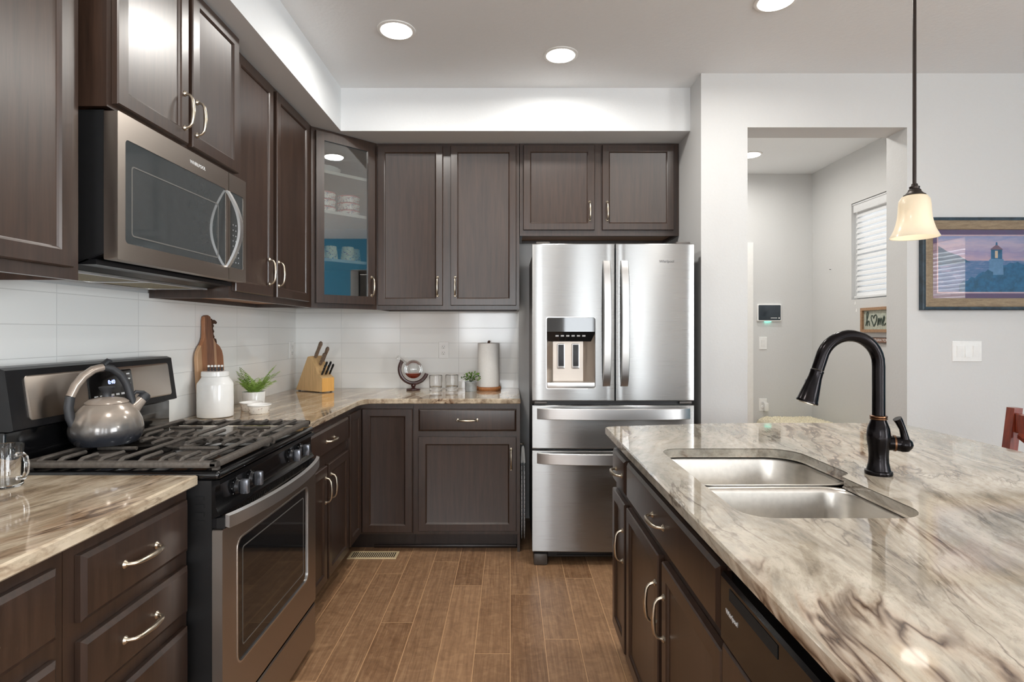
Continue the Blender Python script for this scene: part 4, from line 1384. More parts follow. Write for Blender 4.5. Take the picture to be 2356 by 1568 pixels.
t = thing('canister', 'tall white ceramic lidded jar in front of the cutting board', 'jar', (-1.378, 2.64, 0.9145))
bm = bm_new()
lathe(bm, [(0.070, 0), (0.077, 0.004), (0.078, 0.012), (0.078, 0.150), (0.076, 0.158), (0.060, 0.182), (0.0575, 0.188)], 48)
obj('body', bm, 'ceramic', t)
bm = bm_new(); lathe(bm, [(0.0575, 0.1885), (0.060, 0.191), (0.0595, 0.209), (0.056, 0.213), (0.0, 0.214)], 40); li = obj('lid', bm, 'ceramic', t)
bm = bm_new()
for i in range(5):
    s = (i - 2) * 0.0135
    lathe(bm, [(0.0, -0.006), (0.0045, -0.0045), (0.0062, 0), (0.0045, 0.0045), (0, 0.006)], 12, (s, s * 0.3, 0.236))
bd0 = obj('handle_beads', bm, 'ceramic', li)
bm = bm_new()
for i in range(5):
    s = (i - 2) * 0.0135
    lathe(bm, [(0.0045, 0.2142), (0.006, 0.218), (0.004, 0.224), (0.0055, 0.2295)], 12, (s, s * 0.3, 0))
obj('handle_posts', bm, 'rubber', li)

# paddle cutting board leaning on the left wall
t = thing('cutting_board', 'striped wooden paddle cutting board leaning on the tile behind the white jar', 'cutting board', (-1.464, 2.775, 0.915), 0)
bm = bm_new()
half = [(0.10, 0.0), (0.118, 0.012), (0.122, 0.20), (0.121, 0.27), (0.112, 0.30), (0.09, 0.325), (0.062, 0.345), (0.044, 0.37), (0.039, 0.41), (0.036, 0.45), (0.03, 0.47), (0.012, 0.477)]
left = [(-a - (0.002 if z > 0.36 else 0), z) for a, z in half[::-1]]
outl = [(a - (0.012 if z > 0.34 else 0), z) for a, z in half] + [(a - 0.004 if z > 0.34 else a, z) for a, z in left]
lean = Matrix.Rotation(math.radians(-3.1), 4, 'Y')
tb = bmesh.new()
lo_ = offset_poly(outl, 0.003)
loft(tb, [[(-0.009, a, b) for a, b in lo_], [(-0.006, a, b) for a, b in outl], [(0.006, a, b) for a, b in outl], [(0.009, a, b) for a, b in lo_]], True, True)
bmesh.ops.transform(tb, matrix=lean, verts=tb.verts); merge(bm, tb)
obj('board', bm, 'board', t, 30)
bm = bm_new()
tb = bmesh.new()
rr_ = random.Random(3)
for i in range(14):
    z = 0.335 + i * 0.009
    y = 0.043 - i * 0.0008 + rr_.uniform(-0.004, 0.006) + (0.018 if i < 3 else 0)
    lathe(tb, [(0.0, -0.011), (0.008, -0.006), (0.010, 0.0), (0.007, 0.007), (0.0, 0.010)], 7, (0.0, y, z))
tube(tb, [(0.0, 0.032, 0.44), (0.004, 0.055, 0.446), (0.006, 0.068, 0.44)], [0.012, 0.010, 0.007], 8)
bmesh.ops.transform(tb, matrix=lean, verts=tb.verts); merge(bm, tb)
obj('bark_edge', bm, 'bark', t)


def frond(bm, base, az, length, rise, droop, wid, n=13, mi=0):
    """fern frond: an arching rib with paired leaflets"""
    ca, sa = math.cos(az), math.sin(az)
    pts = []
    for i in range(n + 1):
        u = i / n
        s = length * (u * 0.75 + 0.1 * u * u)
        z = rise * (u - droop * u * u)
        pts.append(Vector((base[0] + ca * s, base[1] + sa * s, base[2] + z)))
    tube(bm, pts, [0.0014 * (1 - 0.6 * i / n) for i in range(n + 1)], 5, mi=mi)
    side = Vector((-sa, ca, 0))
    for i in range(2, n + 1):
        u = i / n
        L = wid * 1.2 * math.sin(PI * min(1, 0.12 + u * 0.88)) ** 0.8 + 0.003
        d = (pts[i] - pts[i - 1]).normalized()
        for sgn in (-1, 1):
            tip = pts[i] + side * sgn * L + d * L * 0.45 + Vector((0, 0, -0.15 * L + R.uniform(-.002, .002)))
            mid = (pts[i] + tip) / 2
            w = d * 0.0032
            vs = [bm.verts.new(p) for p in (pts[i], mid - w + Vector((0, 0, 0.0015)), tip, mid + w + Vector((0, 0, 0.0015)))]
            bm.faces.new(vs).material_index = mi


t = thing('potted_fern', 'small green fern in a white pot beside the white jar', 'plant', (-1.375, 3.03, 0.9145))
bm = bm_new(); lathe(bm, [(0.0, 0.0), (0.05, 0.0), (0.054, 0.004), (0.058, 0.074), (0.057, 0.076), (0.053, 0.074), (0.051, 0.062)], 36, caps=(False, False)); pt = obj('pot', bm, 'ceramic', t)
bm = bm_new(); lathe(bm, [(0.052, 0.055), (0.052, 0.064), (0, 0.066)], 24); obj('soil', bm, 'soil', t)
bm = bm_new()
for i in range(20):
    az = i / 20 * 2 * PI + R.uniform(-.2, .2)
    Ln = R.uniform(0.07, 0.13)
    if math.cos(az) < -0.25:
        Ln *= 0.62
    frond(bm, (0.02 * math.cos(az), 0.02 * math.sin(az), 0.064), az, Ln, R.uniform(0.07, 0.17), R.uniform(0.25, 0.55), R.uniform(0.016, 0.024))
for az, Ln, rise in ((-2.2, 0.10, 0.16), (-2.0, 0.09, 0.185), (-0.2, 0.17, 0.155), (0.25, 0.11, 0.18), (-0.5, 0.19, 0.10), (-1.0, 0.15, 0.12), (0.6, 0.12, 0.19)):
    frond(bm, (0.01 * math.cos(az), 0.01 * math.sin(az), 0.064), az, Ln, rise, 0.22, 0.026, 16)
obj('foliage', bm, 'leaf', t, 0)

RAM = [(0.0, 0.0), (0.044, 0.0), (0.046, 0.003), (0.0505, 0.034), (0.054, 0.037), (0.056, 0.040), (0.055, 0.043), (0.052, 0.042), (0.048, 0.036), (0.043, 0.008), (0.0, 0.007)]
t = thing('ramekin', 'small brown-sprigged ramekin in front, nearer the range', 'ramekin', (-1.224, 2.755, 0.9145), 0, 'ramekins beside the white jar')
bm = bm_new(); lathe(bm, RAM[:4], 36, caps=(True, False)); obj('band', bm, 'ramekin', t)
bm = bm_new(); lathe(bm, RAM[3:], 36, caps=(False, True)); obj('rim', bm, 'ceramic', t)
ram0 = t
r2 = t.copy(); C.objects.link(r2); r2.location = (-1.305, 2.845, 0.9145); r2['label'] = 'small brown-sprigged ramekin half hidden behind the other, under the fern'
for ch in ram0.children:
    c2 = ch.copy(); C.objects.link(c2); c2.parent = r2

# ------------------------------------------------------------------ knife block and knives
t = thing('knife_block', 'slanted light wood knife block in the corner', 'knife block', (-1.215, 3.64, 0.9145), math.radians(146.5))
bm = bm_new()
# local x runs back along the block, local y across
side = [(0.0, 0.006), (0.0, 0.095), (0.045, 0.120), (0.058, 0.155), (0.118, 0.235), (0.145, 0.230), (0.268, 0.006)]
prism(bm, side, XZ, -0.098, -0.002)
blk = obj('block', bm, 'blockwood', t, 0)
for x, y in ((0.02, -0.09), (0.02, -0.01), (0.24, -0.09), (0.24, -0.01)):
    bm = bm_new(); lathe(bm, [(0.008, 0), (0.008, 0.0058)], 10, (x, y, 0)); obj('foot', bm, 'rubber', t)
bm = bm_new(); box(bm, -0.0015, -0.0002, -0.0978, -0.0022, 0.0065, 0.0945); obj('front_face', bm, 'blockfront', t, 0)
KM = t.matrix_basis.copy()


def knife(label, x, z, y, L, m, r=0.0085, name='kitchen_knife', grp=None):
    d = Vector((-0.52, 0, 0.854))
    o = thing(name, label, 'knife', tuple(KM @ Vector((x, y, z))), math.radians(146.5), grp)
    bm = bm_new()
    tube(bm, [tuple(d * 0.007), tuple(d * L * 0.2), tuple(d * L * 0.55), tuple(d * L * 0.9), tuple(d * L)], [r * 0.8, r, r * 0.92, r * 1.12, r * 0.7], 10, flat=(1, 0.62), up=(0, 1, 0) if False else None)
    hd = obj('handle', bm, m, o)
    bm = bm_new()
    for u in (0.25, 0.5, 0.75):
        p = d * L * u
        lathe(bm, [(0.0019, -r * 0.75), (0.0019, r * 0.75)], 8, tuple(p), mat=Matrix.Rotation(PI / 2, 4, 'X'))
    obj('rivets', bm, 'nickel', hd)
    return o


knife('long brown-handled knife, top of the knife block', 0.106, 0.221, -0.030, 0.125, 'knifewood', 0.0145, 'carving_knife')
knife('brown-handled knife second from the top of the knife block', 0.086, 0.194, -0.072, 0.115, 'knifewood', 0.0135, 'carving_knife')
knife('short brown-handled knife just above the black-handled row', 0.070, 0.173, -0.040, 0.095, 'knifewood', 0.012, 'carving_knife')
for i in range(5):
    knife(('leftmost', 'second from left', 'middle', 'second from right', 'rightmost')[i] + ' black-handled steak knife in the lower row of the knife block', 0.026 + (0.012 if i % 2 else 0), 0.1105 + (0.0067 if i % 2 else 0), -0.018 - i * 0.0155, 0.085 + (0.012 if i % 2 else 0), 'black', 0.0078, 'steak_knife',
          'black steak knives in the block')

# ------------------------------------------------------------------ globe decanter
t = thing('globe_decanter', 'glass globe decanter with amber liquid in a dark wooden cradle', 'decanter', (-0.655, 3.82, 0.9145))
bm = bm_new(); lathe(bm, [(0.0, 0), (0.046, 0.0), (0.048, 0.004), (0.046, 0.011), (0.016, 0.016), (0.010, 0.020), (0.016, 0.027), (0.017, 0.032), (0.012, 0.039), (0.008, 0.044)], 28); ck = obj('cradle', bm, 'globe_wood', t)
bm = bm_new()
gc = Vector((0.0, 0.0, 0.141))
pts = [(gc.x + 0.094 * math.cos(math.radians(a)), 0, gc.z + 0.094 * math.sin(math.radians(a))) for a in range(143, 344, 8)]
tube(bm, pts, 0.010, 8, flat=(0.75, 1.25), up=(0, 1, 0)); obj('cradle_arc', bm, 'globe_wood', t)
bm = bm_new()
gp = []
for i in range(19):
    a = -PI / 2 + PI * i / 18
    gp.append((0.064 * math.cos(a), 0.064 * math.sin(a)))
gp2 = [(0.0625 * math.cos(-a * 1.0), 0.0625 * math.sin(a)) for a in [PI / 2 - PI * i / 18 for i in range(19)]]
lathe(bm, gp, 36, tuple(gc), (False, False))
gl = obj('globe', bm, 'thin_glass', t)
bm = bm_new()
ax = Vector((math.cos(math.radians(143)), 0, math.sin(math.radians(143))))
q = ax.to_track_quat('Z', 'Y').to_matrix().to_4x4()
lathe(bm, [(0.013, 0.062), (0.011, 0.075), (0.011, 0.092), (0.014, 0.096)], 16, tuple(gc), mat=q); obj('neck', bm, 'thin_glass', t)
bm = bm_new(); lathe(bm, [(0.012, 0.097), (0.014, 0.104), (0.010, 0.110), (0.016, 0.122), (0.017, 0.128), (0.012, 0.138), (0.0, 0.141)], 16, tuple(gc), mat=q); obj('stopper', bm, 'glass', t)
bm = bm_new()
lp = []
for i in range(10):
    a = -PI / 2 + (PI / 2 - 0.42) * i / 9
    lp.append((0.0615 * math.cos(a), 0.0615 * math.sin(a)))
lathe(bm, lp + [(0.0, lp[-1][1] + 0.0001)], 36, tuple(gc), (False, False)); obj('liquid', bm, 'whiskey', t)


def tumbler(label, x, y):
    t = thing('whiskey_glass', label, 'glass', (x, y, 0.9145), 0, 'tumblers beside the globe decanter')
    bm = bm_new()
    lathe(bm, [(0.0, 0.0), (0.039, 0.0), (0.042, 0.004), (0.043, 0.104), (0.0425, 0.106), (0.0405, 0.104), (0.039, 0.030), (0.034, 0.024), (0.0, 0.022)], 36)
    obj('glass', bm, 'glass', t)
    return t


tumbler('clear glass tumbler nearest the globe decanter', -0.495, 3.755)
tumbler('clear glass tumbler beside the little tin planter', -0.392, 3.79)

t = thing('tin_planter', 'small leafy plant in a galvanised tin beside the paper towels', 'plant', (-0.262, 3.755, 0.9145))
bm = bm_new(); lathe(bm, [(0.0, 0), (0.038, 0.0), (0.039, 0.003), (0.040, 0.060), (0.042, 0.063), (0.040, 0.065), (0.037, 0.06), (0.036, 0.05)], 28, caps=(False, False)); obj('tin', bm, 'tin', t)
bm = bm_new(); lathe(bm, [(0.0375, 0.045), (0.0375, 0.054), (0, 0.056)], 20); obj('soil', bm, 'soil', t)
bm = bm_new()
for i in range(120):
    az = R.uniform(0, 2 * PI); el = R.uniform(0.2, 1.5); rr2 = R.uniform(0.02, 0.068)
    p = Vector((rr2 * math.cos(az) * math.cos(el) * 1.05, rr2 * math.sin(az) * math.cos(el) * 1.05, 0.062 + rr2 * math.sin(el) * 0.95))
    d = Vector((math.cos(az) * math.cos(el), math.sin(az) * math.cos(el), math.sin(el))).normalized()
    sd = d.cross(Vector((R.uniform(-1, 1), R.uniform(-1, 1), R.uniform(-1, 1)))).normalized()
    L = R.uniform(0.012, 0.02)
    vs = [bm.verts.new(x) for x in (p, p + d * L * 0.5 + sd * L * 0.34, p + d * L, p + d * L * 0.5 - sd * L * 0.34)]
    bm.faces.new(vs).material_index = 1 if i % 4 == 0 else 0
for i in range(18):
    az = i * 2.4
    tube(bm, [(0, 0, 0.055), (0.02 * math.cos(az), 0.02 * math.sin(az), 0.085), (0.045 * math.cos(az), 0.045 * math.sin(az), 0.10)], 0.001, 4, mi=1)
obj('foliage', bm, ['leaf2', 'leafdark'], t, 0)

t = thing('paper_towel_holder', 'bark-edged wooden paper towel stand on the back worktop', 'holder', (-0.148, 3.845, 0.9145))
bm = bm_new()
rim = []
for i in range(40):
    a = 2 * PI * i / 40
    rim.append((0.084 + 0.003 * math.sin(5 * a) + R.uniform(-.0015, .0015), a))
loft(bm, [[(r * s * math.cos(a), r * s * math.sin(a), z) for r, a in rim] for s, z in ((0.97, 0), (1.0, 0.004), (1.0, 0.018), (0.97, 0.022))], True, True)
obj('base', bm, 'slab', t, 40)
bm = bm_new(); tube(bm, [(0, 0, 0.0225), (0, 0, 0.315), (0.002, 0, 0.325), (0.008, 0, 0.333)], [0.008, 0.008, 0.009, 0.006], 10); obj('post', bm, 'bark', t)
bm = bm_new(); lathe(bm, [(0.018, 0.0), (0.071, 0.0), (0.0725, 0.002), (0.0725, 0.292), (0.071, 0.294), (0.018, 0.294), (0.018, 0.0)], 48, caps=(False, False))
tag(obj('paper_towel_roll', bm, 'paper', None, 35, (-0.148, 3.845, 0.9375)), 'white paper towel roll standing on the wooden holder', 'paper towels')


# ------------------------------------------------------------------ outlets and switches
def outlet(label, loc, rotz, kind='outlet', name=None):
    t = thing(name or ('wall_outlet' if kind == 'outlet' else 'light_switch'), label, 'outlet' if kind == 'outlet' else 'switch', loc, rotz)
    w = 0.0365
    if kind == 'triple':
        w = 0.0835
    bm = bm_new(); rings(bm, -w, w, -0.0585, 0.0585, [(0, -0.0006), (0, -0.003), (0.003, -0.006)]); obj('plate', bm, 'white_plastic', t, 20)
    if kind == 'outlet':
        for z in (-0.021, 0.021):
            bm = bm_new(); rings(bm, -0.017, 0.017, z - 0.0145, z + 0.0145, [(0, -0.0055), (0, -0.0085), (0.001, -0.009)], True, 0.01)
            rc = obj('receptacle', bm, 'white_plastic', t, 30)
            bm = bm_new()
            for x in (-0.0065, 0.0065):
                box(bm, x - 0.001, x + 0.001, -0.0094, -0.0088, z + 0.001, z + 0.008)
            lathe(bm, [(0.0026, 0), (0.0026, 0.0005)], 10, (0, -0.0089, z - 0.007), mat=Matrix.Rotation(PI / 2, 4, 'X'))
            obj('slots', bm, 'slot', rc, 0)
    else:
        xs_ = (0,) if kind == 'single' else (-0.046, 0, 0.046)
        for i, x in enumerate(xs_):
            bm = bm_new(); plate(bm, rrect(x - 0.0175, x + 0.0175, -0.034, 0.034), [rrect(x - 0.0155, x + 0.0155, -0.032, 0.032)[::-1]], XZ, -0.0075, -0.0055); obj('switch_surround', bm, 'white_plastic', t, 0)
            bm = bm_new()
            a = 0.004 if i % 2 else -0.0
            loft(bm, [[(x - 0.015, -0.0062, -0.0315), (x + 0.015, -0.0062, -0.0315), (x + 0.015, -0.0062, 0.0315), (x - 0.015, -0.0062, 0.0315)],
                      [(x - 0.015, -0.0075 - a, -0.0315), (x + 0.015, -0.0075 - a, -0.0315), (x + 0.015, -0.0115 + a, 0.0315), (x - 0.015, -0.0115 + a, 0.0315)]], True, True)
            obj('rocker', bm, 'white_plastic', t, 0)
    return t


outlet('white duplex outlet on the back tile above the tumblers', (-0.466, 3.96, 1.181), 0)
outlet('white outlet on the left wall tile near the corner', (-1.5, 3.866, 1.184), RL)
outlet('white switch plate with three rockers below the lighthouse picture', (2.593, 3.21, 1.198), 0, 'triple')
outlet('small white single switch on the hallway wall under the alarm panel', (2.352, 5.26, 1.20), 0, 'single')
ot = outlet('white hallway outlet plate with a plug-in adapter, low above the shaggy throw', (2.350, 5.26, 0.628), 0)
bm = bm_new(); box(bm, -0.002, 0.034, -0.05, -0.0095, -0.055, 0.022, 0.006, 2)
tag(obj('plug_adapter', bm, 'white_plastic', None, 35, (2.350, 5.26, 0.628)), 'white plug-in adapter in the low hallway outlet', 'adapter')

# alarm panel
t = thing('alarm_panel', 'white-framed touchscreen alarm panel on the hallway wall', 'alarm panel', (2.403, 5.26, 1.484))
bm = bm_new(); rings(bm, -0.113, 0.113, -0.081, 0.081, [(0, -0.0006), (0, -0.018), (0.006, -0.024)], True, 0.014); obj('housing', bm, 'white_plastic', t, 30)
bm = bm_new(); rings(bm, -0.103, 0.103, -0.070, 0.070, [(0, -0.0235), (0, -0.0245), (0.001, -0.025)], True, 0.008); sc = obj('screen', bm, 'screen', t, 30)
bm = bm_new(); box(bm, 0.01, 0.07, -0.0256, -0.0251, -0.052, -0.047); lathe(bm, [(0.007, 0), (0.007, 0.0005)], 12, (0.088, -0.0251, -0.05), mat=Matrix.Rotation(PI / 2, 4, 'X')); obj('screen_marks', bm, 'white_print', sc, 0)
bm = bm_new(); box(bm, -0.04, 0.02, -0.016, -0.004, -0.0835, -0.0812); obj('indicator_light', bm, 'green_led', t, 0)

# ------------------------------------------------------------------ picture
PX0, PX1, PZ0, PZ1 = 2.321, 3.20, 1.432, 1.954
t = thing('framed_picture', 'lighthouse seascape in a weathered wood frame on the grey wall', 'picture', ((PX0 + PX1) / 2, 3.2095, PZ0))
hw, hh = (PX1 - PX0) / 2, PZ1 - PZ0
bm = bm_new()
fr = [(0.0, 0.0), (0.0, -0.028), (0.004, -0.032)]
def ringed(bm, prof, m=0):
    loops = [[(a, y, b) for a, b in rrect(-hw + d, hw - d, d, hh - d)] for d, y in prof]
    loft(bm, loops, False, False, m)
ringed(bm, [(0.0, 0.0), (0.0, -0.030), (0.006, -0.034), (0.018, -0.030)], 1)
ringed(bm, [(0.018, -0.030), (0.024, -0.033), (0.060, -0.024), (0.067, -0.018), (0.067, -0.008)], 0)
obj('frame', bm, ['frame_wood', 'frame_edge'], t, 30)
bm = bm_new(); box(bm, -hw + 0.004, hw - 0.004, -0.006, -0.001, 0.004, hh - 0.004); obj('backing', bm, 'mat_maroon', t, 0)
bm = bm_new(); plate(bm, rrect(-hw + 0.062, hw - 0.062, 0.062, hh - 0.062), [rrect(-hw + 0.095, hw - 0.095, 0.095, hh - 0.095)[::-1]], XZ, -0.010, -0.0062); obj('mat_board', bm, 'mat_maroon', t, 0)
bm = bm_new(); plate(bm, rrect(-hw + 0.09, hw - 0.09, 0.09, hh - 0.09), [rrect(-hw + 0.103, hw - 0.103, 0.103, hh - 0.103)[::-1]], XZ, -0.0092, -0.0062); obj('inner_mat', bm, 'mat_pink', t, 0)
pr = bm_new()
def sheet(poly, y, mi):
    pr.faces.new([pr.verts.new((a, y, b)) for a, b in poly]).material_index = mi
ax0, ax1, az0, az1 = -hw + 0.1, hw - 0.1, 0.1, hh - 0.1
zs_ = az0 + 0.56 * (az1 - az0)
sheet([(ax0, zs_), (ax1, zs_), (ax1, az1), (ax0, az1)], -0.0070, 0)
sheet([(ax0, az0), (ax1, az0), (ax1, zs_), (ax0, zs_)], -0.0070, 1)
sheet([(ax0, zs_ - 0.03), (ax0 + 0.19, zs_ - 0.008), (ax0 + 0.17, zs_), (ax0 + 0.12, zs_ + 0.03), (ax0 + 0.06, zs_ + 0.05), (ax0 + 0.02, zs_ + 0.075), (ax0, zs_ + 0.085)], -0.0072, 2)
TX = 2.756 - (PX0 + PX1) / 2
rb = random.Random(5)
bush = [(ax0 + 0.12, az0), (ax1, az0), (ax1, az0 + 0.16)]
nb = 26
for i in range(nb):
    u = i / (nb - 1)
    x = ax1 - 0.005 - u * (ax1 - ax0 - 0.13)
    bush.append((x, az0 + 0.145 * (1 - abs(u - 0.45) * 1.5) + 0.03 + rb.uniform(-.01, .012)))
sheet(bush, -0.0074, 3)
sheet([(TX - 0.045, az0 + 0.10), (TX + 0.04, az0 + 0.10), (TX + 0.036, az0 + 0.175), (TX - 0.04, az0 + 0.175)], -0.0076, 4)
sheet([(TX - 0.05, az0 + 0.175), (TX + 0.046, az0 + 0.175), (TX + 0.036, az0 + 0.190), (TX - 0.036, az0 + 0.190)], -0.0077, 4)
sheet([(TX - 0.032, az0 + 0.19), (TX + 0.032, az0 + 0.19), (TX + 0.032, az0 + 0.243), (TX - 0.032, az0 + 0.243)], -0.0076, 3)
sheet([(TX - 0.009, az0 + 0.195), (TX + 0.007, az0 + 0.195), (TX + 0.007, az0 + 0.236), (TX - 0.009, az0 + 0.236)], -0.0078, 6)
sheet([(TX - 0.038, az0 + 0.243), (TX + 0.038, az0 + 0.243), (TX + 0.006, az0 + 0.268), (TX - 0.006, az0 + 0.268)], -0.0078, 5)
sheet([(TX - 0.006, az0 + 0.268), (TX + 0.006, az0 + 0.268), (TX + 0.004, az0 + 0.285), (TX - 0.004, az0 + 0.285)], -0.0078, 3)
sheet([(TX - 0.10, az0 + 0.085), (TX - 0.05, az0 + 0.13), (TX - 0.02, az0 + 0.115), (TX - 0.02, az0 + 0.06)], -0.0079, 2)
obj('print', pr, ['print_sky', 'print_sea', 'print_hill', 'print_bush', 'print_tower', 'print_roof', 'print_glow'], t, 0)
bm = bm_new(); box(bm, -hw + 0.063, hw - 0.063, -0.0135, -0.0115, 0.063, hh - 0.063); obj('glass_pane', bm, 'picture_pane', t, 0)

# ------------------------------------------------------------------ hallway signs (wall faces -x)
t = thing('home_sign', 'wood-framed sign reading home with a heart on the hallway wall', 'sign', (2.81, 4.5, 1.304), RI)
bm = bm_new(); plate(bm, rrect(0, 0.345, 0, 0.192), [rrect(0.022, 0.323, 0.022, 0.17)[::-1]], XZ, -0.024, -0.0005); obj('frame', bm, 'sign_wood', t, 0)
bm = bm_new(); box(bm, 0.02, 0.325, -0.008, -0.001, 0.02, 0.172); fc = obj('panel', bm, 'sign_face', t, 0)
ink = bm_new()
def stroke(pts, r=0.0042):
    tube(ink, [(a if a < 0.184 else 0.184 + (a - 0.184) * 0.60, -0.0105, b) for a, b in pts], r, 6, flat=(0.5, 1), up=(0, 1, 0))
stroke([(0.05, 0.05), (0.06, 0.085), (0.072, 0.115), (0.082, 0.145), (0.08, 0.158), (0.07, 0.16), (0.062, 0.145), (0.062, 0.11), (0.068, 0.075), (0.072, 0.05)])
stroke([(0.07, 0.07), (0.082, 0.09), (0.092, 0.085), (0.094, 0.06), (0.10, 0.05)])
stroke([(0.148, 0.045), (0.135, 0.07), (0.12, 0.095), (0.114, 0.115), (0.122, 0.13), (0.136, 0.128), (0.146, 0.108), (0.158, 0.13), (0.174, 0.135), (0.184, 0.12), (0.178, 0.09), (0.164, 0.065), (0.148, 0.045)])
stroke([(0.20, 0.05), (0.205, 0.09), (0.21, 0.108), (0.222, 0.105), (0.226, 0.06), (0.232, 0.095), (0.244, 0.108), (0.252, 0.098), (0.254, 0.06), (0.26, 0.095), (0.272, 0.108), (0.282, 0.096), (0.284, 0.06), (0.294, 0.05)])
stroke([(0.296, 0.07), (0.325, 0.09), (0.334, 0.112), (0.324, 0.124), (0.308, 0.108), (0.304, 0.075), (0.318, 0.052), (0.338, 0.056), (0.35, 0.07)])
obj('lettering', ink, 'ink', fc, 30)
t = thing('word_sign', 'long narrow brown word sign under the home sign', 'sign', (2.81, 4.5, 1.222), RI)
bm = bm_new(); rings(bm, 0, 0.52, 0, 0.044, [(0, -0.0005), (0, -0.012), (0.002, -0.014)]); bo = obj('board', bm, 'sign_brown', t, 20)
bm = bm_new(); box(bm, 0, 0.52, -0.0155, -0.0142, 0.040, 0.0437); box(bm, 0, 0.52, -0.0155, -0.0142, 0.0003, 0.004); obj('border', bm, 'rubber', bo, 0)
text('lettering', 'STRONGER THAN YOU ARE', 0.03, 'white_print', bo, (0.19, -0.0145, 0.022), (PI / 2, 0, 0))
bm = bm_new(); tube(bm, [(0, -0.0005, 0), (0, -0.012, 0)], 0.0022, 8); lathe(bm, [(0.004, 0), (0.003, 0.0012)], 10, (0, -0.012, 0), mat=Matrix.Rotation(PI / 2, 4, 'X'))
tag(obj('wall_nail', bm, 'nail', None, 35, (2.81, 4.95, 1.853), (0, 0, RI)), 'lone small grey nail left in the hallway wall beside the blind', 'nail')

# ------------------------------------------------------------------ hallway bench with throw
t = thing('hall_bench', 'low dark wood bench in the hallway corner, under the shaggy cream throw', 'bench', (2.545, 4.80, 0))
bm = bm_new(); box(bm, -0.24, 0.245, -0.42, 0.44, 0.40, 0.445, 0.006, 2); obj('seat', bm, 'wood', t)
for x in (-0.2, 0.205):
    for y in (-0.38, 0.40):
        bm = bm_new(); box(bm, x - 0.025, x + 0.025, y - 0.025, y + 0.025, 0, 0.3995, 0.004, 1); obj('leg', bm, 'wood', t)
bm = bm_new()
nx, ny = 60, 90
rs = random.Random(11)
gr = {}
for i in range(nx + 1):
    for j in range(ny + 1):
        u, v = i / nx, j / ny
        x, y = -0.262 + u * 0.518, -0.43 + v * 0.875
        ex = min(1, min(u, 1 - u) / 0.10, min(v, 1 - v) / 0.08)
        z = 0.4465 + 0.07 * math.sqrt(max(0, 1 - (1 - ex) ** 2)) + rs.uniform(0, 0.016) * (0.3 + ex)
        gr[i, j] = bm.verts.new((x, y, z))
for i in range(nx):
    for j in range(ny):
        bm.faces.new((gr[i, j], gr[i + 1, j], gr[i + 1, j + 1], gr[i, j + 1]))
bd = [e for e in bm.edges if e.is_boundary]
rX = bmesh.ops.extrude_edge_only(bm, edges=bd)
for v in rX['geom']:
    if isinstance(v, bmesh.types.BMVert):
        v.co.z = 0.4458
bmesh.ops.holes_fill(bm, edges=[e for e in bm.edges if e.is_boundary])
tag(obj('shag_throw', bm, 'cream_fibre', None, 0, (2.545, 4.80, 0)), 'shaggy cream loop-pile throw lying on the hallway bench', 'throw')

# ------------------------------------------------------------------ bar stool on the seating side
t = thing('bar_stool', 'red-brown wooden bar stool at the right edge beyond the island', 'stool', (1.86, 2.07, 0))
def leg(x0, y0, x1, y1, z1):
    bm = bm_new()
    loft(bm, [[(x0 - .018, y0 - .022, 0), (x0 + .018, y0 - .022, 0), (x0 + .018, y0 + .022, 0), (x0 - .018, y0 + .022, 0)],
              [(x1 - .018, y1 - .022, z1), (x1 + .018, y1 - .022, z1), (x1 + .018, y1 + .022, z1), (x1 - .018, y1 + .022, z1)]], True, True)
    return bm
bm = bm_new(); box(bm, -0.22, 0.17, -0.21, 0.21, 0.61, 0.65, 0.012, 3); obj('seat', bm, 'mahogany', t)
for s in (-1, 1):
    obj('leg', leg(-0.2, s * 0.19, -0.185, s * 0.17, 0.6095), 'mahogany', t, 0)
    bm = bm_new()
    P = [(0.175, 0.0), (0.150, 0.35), (0.150, 0.60), (0.160, 0.80), (0.185, 1.003)]
    sq = lambda x, z: [(x - .013, s * 0.225 - .0185, z), (x + .021, s * 0.225 - .0185, z), (x + .021, s * 0.225 + .0185, z), (x - .013, s * 0.225 + .0185, z)]
    loft(bm, [sq(x, z) for x, z in P], True, True)
    obj('back_post', bm, 'mahogany', t, 25)
bm = bm_new(); box(bm, 0.172, 0.194, -0.206, 0.206, 0.905, 0.982, 0.003, 1); obj('top_rail', bm, 'mahogany', t)
bm = bm_new(); box(bm, 0.150, 0.17, -0.206, 0.206, 0.67, 0.71, 0.003, 1); obj('lower_rail', bm, 'mahogany', t)
for s in (-1, 1):
    bm = bm_new(); tube(bm, [(0.167 + 0.004 * s, s * 0.19, 0.716), (0.178 + 0.004 * s, -s * 0.19, 0.90)], 0.014, 4, flat=(1.2, 0.35)); obj('cross_brace', bm, 'mahogany', t, 0)
bm = bm_new(); box(bm, -0.2, -0.18, -0.165, 0.165, 0.2, 0.235); obj('foot_rail', bm, 'mahogany', t, 0)

